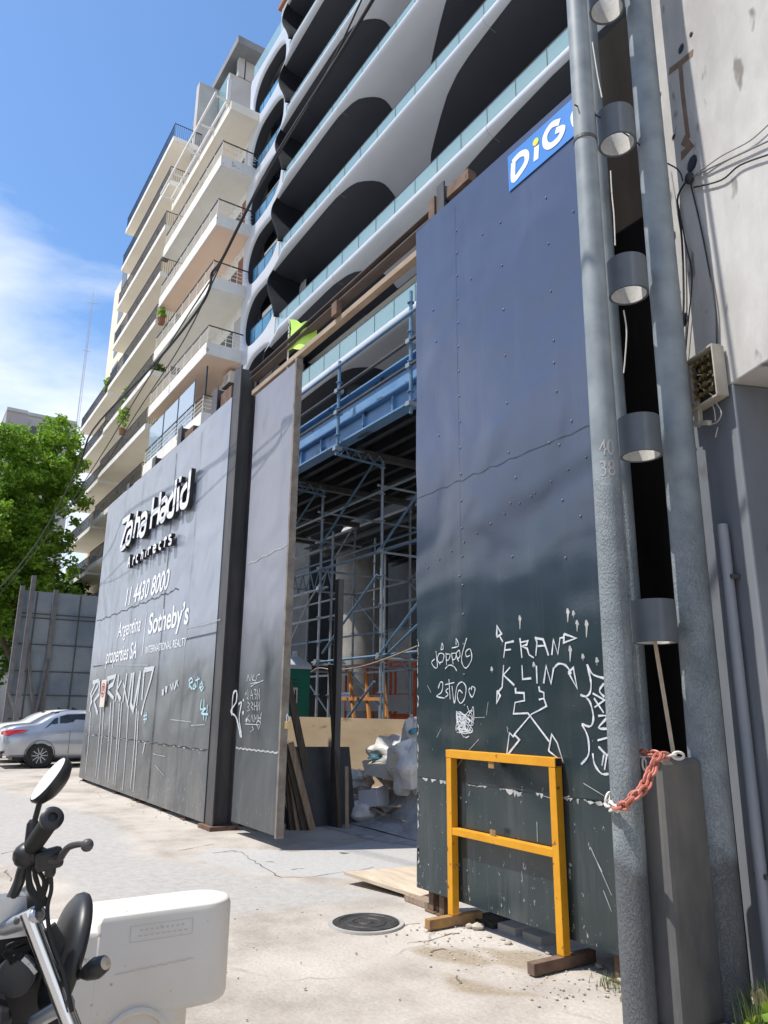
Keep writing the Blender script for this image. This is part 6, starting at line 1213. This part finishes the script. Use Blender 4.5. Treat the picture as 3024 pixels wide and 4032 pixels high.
# ---------------------------------------------------------------- cars
def car(name, label, X, Y0, paint, L_=4.6, group=None):
    t = thing(name, label, 'car', (X, Y0+L_/2, 0), group)
    # stations along the length: (y, zbottom, zbelt, halfwidth, ztop, halfwidth top)
    S = [(.0, .42, .72, .62, .80, .58), (.06, .34, .80, .78, 1.00, .70), (.25, .30, .86, .85, 1.08, .76), (.55, .28, .90, .875, 1.12, .78), (.80, .26, .91, .885, 1.16, .74), (1.15, .25, .92, .89, 1.36, .66), (1.55, .24, .92, .89, 1.47, .60), (2.0, .24, .92, .89, 1.49, .60), (2.5, .24, .92, .89, 1.46, .61), (2.95, .24, .92, .89, 1.32, .65), (3.35, .25, .92, .885, 1.06, .74), (3.8, .26, .88, .87, .96, .74), (4.25, .30, .78, .80, .86, .66), (4.5, .36, .62, .68, .70, .56), (4.58, .42, .55, .60, .60, .5)]
    rows = []
    for y, zb_, zm, hw, zt, ht in S:
        y = y*L_/4.6+Y0
        half = [(hw*.85, zb_), (hw*.97, zb_+.08), (hw, (zb_+zm)/2+.05), (hw*.985, zm), (hw*.96, zm+(zt-zm)*.12), (ht+(hw-ht)*.25, zm+(zt-zm)*.75), (ht, zt-.02), (ht*.6, zt+.008), (0, zt+.015)]
        rows.append([(X+h, y, z) for h, z in half]+[(X-h, y, z) for h, z in reversed(half[:-1])])
    rows = [[Vector(p) for p in r] for r in rows]; fine = []
    for i in range(len(rows)-1):
        a = rows[max(i-1, 0)]; b = rows[i]; c = rows[i+1]; d = rows[min(i+2, len(rows)-1)]
        for k in range(3):
            u = k/3; fine.append([.5*((2*q2)+(r2-q2*0-p2)*u+(2*p2-5*q2+4*r2-s2)*u*u+(3*q2-p2-3*r2+s2)*u**3) for p2, q2, r2, s2 in zip(a, b, c, d)])
    fine.append(rows[-1])
    mb = loft([[tuple(p) for p in r] for r in fine]); body = mb.build('body', paint, t, smooth=True, sharp=55)
    f = lambda y: y*L_/4.6+Y0
    def hw_at(y, z):                                    # side surface half width
        for i in range(len(S)-1):
            if S[i][0] <= y <= S[i+1][0]:
                u = (y-S[i][0])/(S[i+1][0]-S[i][0]); v = [S[i][j]+(S[i+1][j]-S[i][j])*u for j in range(6)]; break
        _, zb_, zm, hw, zt, ht = v
        g = max(0, min(1, (z-zm)/(zt-zm+1e-6)))
        return hw*.965+(ht+(hw-ht)*.25-hw*.965)*min(1, g/.75) if g < .75 else (ht+(hw-ht)*.25)+(ht-(ht+(hw-ht)*.25))*(g-.75)/.25
    for sgn in (1, -1):
        for poly, nm_ in (([(.98, 1.02), (1.30, 1.02), (1.30, 1.30), (1.22, 1.27)], 'quarter_window'), ([(1.35, 1.02), (2.08, 1.0), (2.08, 1.40), (1.55, 1.385), (1.35, 1.325)], 'side_window'), ([(2.16, 1.0), (3.12, 1.0), (2.72, 1.30), (2.50, 1.375), (2.16, 1.40)], 'side_window')):
            vs_ = [(X+sgn*(hw_at(y, z)+.012), f(y), z) for y, z in poly]; MB().add(vs_+[(v[0]-sgn*.02, v[1], v[2]) for v in vs_], [tuple(range(len(vs_))), tuple(reversed(range(len(vs_), 2*len(vs_))))]+[(i, (i+1) % len(vs_), (i+1) % len(vs_)+len(vs_), i+len(vs_)) for i in range(len(vs_))]).build(nm_, M['glass_dark'], t)
        for y in (2.12, 3.05): pass
        for y in (1.30, 2.25): MB().path([(X+sgn*(.90), f(y), .86), (X+sgn*.925, f(y+.09), .865), (X+sgn*.90, f(y+.20), .86)], .012, 6).build('door_handle', M['chrome'], t)
        dl = MB()
        for y, z0, z1 in ((1.62, .36, .95), (2.12, .30, .98), (3.12, .32, .95)): dl.box(X+sgn*.886-.006, X+sgn*.886+.006, f(y)-.004, f(y)+.004, z0, z1)
        dl.build('door_gap', M['ink'], t)
        for y in (.92, 3.65):
            c_ = (X+sgn*.80, f(y), .325)
            wh = MB().lathe([(.20, -.10), (.30, -.10), (.322, -.07), (.322, .07), (.30, .10), (.21, .105), (.20, .06)], c_, (sgn, 0, 0), 36).build('wheel', M['rubber'], t, smooth=True)
            r2 = MB().lathe([(.215, .085), (.205, .10), (.195, .085), (.19, .03), (0, .02)], c_, (sgn, 0, 0), 36)
            for k in range(10): a = 2*math.pi*k/10; r2.bar((c_[0]+sgn*.085, c_[1]+.03*math.cos(a), c_[2]+.03*math.sin(a)), (c_[0]+sgn*.09, c_[1]+.195*math.cos(a), c_[2]+.195*math.sin(a)), .022, .02, (1, 0, 0))
            r2.build('rim', M['alu'], wh, smooth=True)
            MB().lathe([(.345, .0), (.365, .108), (.375, .11), (.375, .0)], (X+sgn*.79, f(y), .345), (sgn, 0, 0), 30).lathe([(.34, .094), (0, .094)], (X+sgn*.79, f(y), .345), (sgn, 0, 0), 30).build('wheel_arch', M['ink'], t)
    rw = [(-.55, .90, 1.19), (.55, .90, 1.19), (.50, 1.34, 1.435), (-.50, 1.34, 1.435)]
    MB().add([(X+a, f(b), c+.012) for a, b, c in rw]+[(X+a, f(b+.02), c-.02) for a, b, c in rw], [(0, 1, 2, 3), (7, 6, 5, 4), (0, 4, 5, 1), (1, 5, 6, 2), (2, 6, 7, 3), (3, 7, 4, 0)]).build('rear_window', M['glass_dark'], t)
    ww = [(-.60, 3.30, 1.09), (.60, 3.30, 1.09), (.52, 2.78, 1.39), (-.52, 2.78, 1.39)]
    MB().add([(X+a, f(b), c+.02) for a, b, c in ww]+[(X+a, f(b-.02), c-.02) for a, b, c in ww], [(3, 2, 1, 0), (4, 5, 6, 7), (1, 5, 4, 0), (2, 6, 5, 1), (3, 7, 6, 2), (0, 4, 7, 3)]).build('windscreen', M['glass_dark'], t)
    for sgn in (1, -1):
        tl = [(X+sgn*.44, f(.0), .86), (X+sgn*.80, f(.10), .84), (X+sgn*.872, f(.48), .93), (X+sgn*.868, f(.60), .99), (X+sgn*.80, f(.30), .985), (X+sgn*.70, f(.06), .965), (X+sgn*.44, f(.01), .935)]
        MB().prism([(a, b, c) for a, b, c in tl], (sgn*.022, -.03, 0)).build('tail_light', M['tail'], t)
    MB().box(X-.78, X+.78, f(0)-.02, f(0)+.03, .36, .44).build('bumper_trim', M['moto_black'], t)
    MB().box(X-.25, X+.25, f(0)-.025, f(0)+.02, .66, .78).build('number_plate', M['white_paint'], t)
    MB().prism([(X-.008, f(1.75), 1.50), (X-.008, f(1.95), 1.50), (X-.008, f(1.78), 1.575)], (.016, 0, 0)).box(X-.03, X+.03, f(1.72), f(1.97), 1.495, 1.506).build('roof_aerial', M['moto_black'], t)
    MB().box(X-.6, X+.6, f(.3), f(4.2), .20, .30).build('underbody', M['ink'], t)
    return t
car('parked_car', 'silver sedan parked beside the lettered hoarding with red tail light towards us', -23.25, 2.72, M['silver'])
car('parked_car', 'white sedan parked behind the silver sedan', -25.6, 2.75, M['car_white'])
# ---------------------------------------------------------------- grey sheet fence behind the cars
gf = thing('sheet_fence', 'tall grey metal sheet fence with posts and slanted braces behind the cars', 'fence', (-27.5, 6, 0))
XG = -27.6
gm = mk('grey_sheet', (.16, .20, .24), (.30, .32, .33), scale=.55, rough=.42, metal=.25, bump=.25, bscale=1.2, bdist=.08)
MB().box(XG-.04, XG, 3.25, 16, .05, 5.38).build('sheets', gm, gf)
for y, zt, dx in ((3.28, 5.48, .30), (3.55, 5.80, .62), (4.36, 5.46, .12), (6.6, 5.4, .12), (9.0, 5.4, .12)):
    MB().box(XG+dx-.07, XG+dx+.07, y-.07, y+.07, 0, zt).build('post', mk('fence_post', (.12, .12, .125), (.18, .17, .165), scale=4, rough=.6) if 'fence_post' not in bpy.data.materials else bpy.data.materials['fence_post'], gf)
rl = MB()
for z in (4.62, 4.48, 3.6, 2.72, 1.95, 1.2): rl.box(XG+.003, XG+.035, 3.3, 16, z-.018, z+.018)
for y in (3.8, 5.2, 7.2, 8.4): rl.box(XG+.037, XG+.05, y-.02, y+.02, .1, 5.35)
rl.build('rails', M['steel_dark'], gf)
for p, q_ in (((XG+.5, 3.52, 4.1), (XG+.25, 4.22, .9)), ((XG+.2, 4.34, 3.1), (XG+.45, 4.10, .6)), ((XG+.6, 3.2, 2.1), (XG+.7, 3.95, .4))): MB().bar(p, q_, .10, .08).build('brace', bpy.data.materials['fence_post'], gf)
# ---------------------------------------------------------------- trees
def tree(name, label, x, y, h, crowns, m, n, ls, seed, group=None):
    t = thing(name, label, 'tree', (x, y, 0), group); q = random.Random(seed); base = min(c[2]-c[5] for c in crowns)
    tr = MB().path([(x, y, 0), (x+.15, y+.1, base*.5), (x-.1, y, base+.8), (x, y+.2, h*.75)], [h*.026, h*.020, h*.016, h*.004], 10)
    for c in crowns: tr.path([(x, y, base*.7), ((x+c[0])/2, (y+c[1])/2, (base+c[2])/2), c[:3]], [h*.010, h*.007, h*.002], 7)
    tr.build('trunk', M['bark'], t, smooth=True)
    mb = MB()
    for c in crowns:
        k = int(n*c[3]*c[5]/sum(c_[3]*c_[5] for c_ in crowns)); m2 = max(8, k//55)
        for j in range(m2):                              # leaf clumps spread through the crown
            a = q.uniform(0, 6.283); u = q.uniform(-1, 1); r = q.uniform(.45, 1.04); s_ = math.sqrt(1-u*u)
            cc = (c[0]+c[3]*r*s_*math.cos(a), c[1]+c[4]*r*s_*math.sin(a), c[2]+c[5]*r*u); cr = q.uniform(.5, 1.05)*ls*2.6
            foliage(mb, cc, (cr, cr, cr*.8), k//m2, ls, q, .1)
    mb.build('crown', m, t)
tree('leafy_tree', 'broad bright green street tree in front of the cream apartment building', -52, 6.6, 19, [(-52, 6.2, 14.6, 4.2, 3.1, 4.8), (-51, 5.0, 11.2, 3.8, 2.6, 4.0), (-52, 7.0, 17.3, 3.2, 2.1, 3.2), (-51, 3.9, 16.2, 3.2, 2.2, 3.0), (-51, 6.1, 8.5, 4.0, 3.2, 3.2), (-51, 3.0, 8.2, 3.2, 2.4, 3.0)], M['leaf'], 40000, .30, 4, 'trees behind the grey fence')
tree('leafy_tree', 'darker street tree at the left edge behind the grey fence', -47, 1.2, 16, [(-47, 2.0, 11.8, 3.2, 2.4, 3.4), (-47, 1.2, 8.0, 3.4, 2.8, 3.2), (-46, 2.6, 5.6, 2.6, 2.0, 2.2)], M['leaf'], 17000, .28, 8, 'trees behind the grey fence')
tree('leafy_tree', 'dark low tree filling the gap above the grey sheet fence', -56, 9.6, 13, [(-56, 8.8, 8, 3.5, 3.0, 3.4), (-56, 6.0, 6.0, 3.5, 3.2, 3.2)], M['leaf_dark'], 9000, .36, 12, 'trees behind the grey fence')
tree('shrub', 'yellow green shrub lit by the sun at the left edge', -40, 3.35, 4, [(-40, 3.2, 2.9, 1.2, 1.0, 1.1), (-40, 2.4, 2.0, 1.2, 1.0, 1.2)], M['leaf_yellow'], 2200, .22, 15)

# ---------------------------------------------------------------- unseen street side behind the viewer, added for reflections in the metal sheets
for nm_, x0, x1, h, lab in (('reflect_building', -60, -22, 11, 'unseen plain low building added for reflections across the street to the left'), ('reflect_building', -21, 4, 14, 'unseen plain taller building added for reflections directly behind the viewer'), ('reflect_building', 5, 40, 9, 'unseen plain low building added for reflections across the street to the right')):  # out of view, added so the hoarding has buildings to reflect
    t = thing(nm_, lab, 'building', ((x0+x1)/2, -24, 0), 'added buildings across the street')
    MB().box(x0, x1, -34, -24, 0, h).build('wall', M['stucco_grey'], t)
    x = x0+1.5
    while x < x1-2:
        for k in range(int(h/3.2)): MB().box(x, x+1.4, -23.998, -23.97, 1+3.2*k, 2.7+3.2*k).build('window', M['glass_dark'], t)
        x += 3.6
for x, lab in ((-34, 'unseen tree added for reflections across the road far to the left'), (-12, 'unseen tree added for reflections across the road behind the viewer'), (6, 'unseen tree added for reflections across the road to the right')):  # out of view, added so the hoarding has trees to reflect
    tree('reflect_tree', lab, x, -18, 8, [(x, -18, 5.2, 3.2, 2.6, 2.6), (x+1.5, -18, 6.4, 2.2, 2, 1.8)], M['leaf_dark'], 2500, .5, int(x)+90, 'added trees across the street')
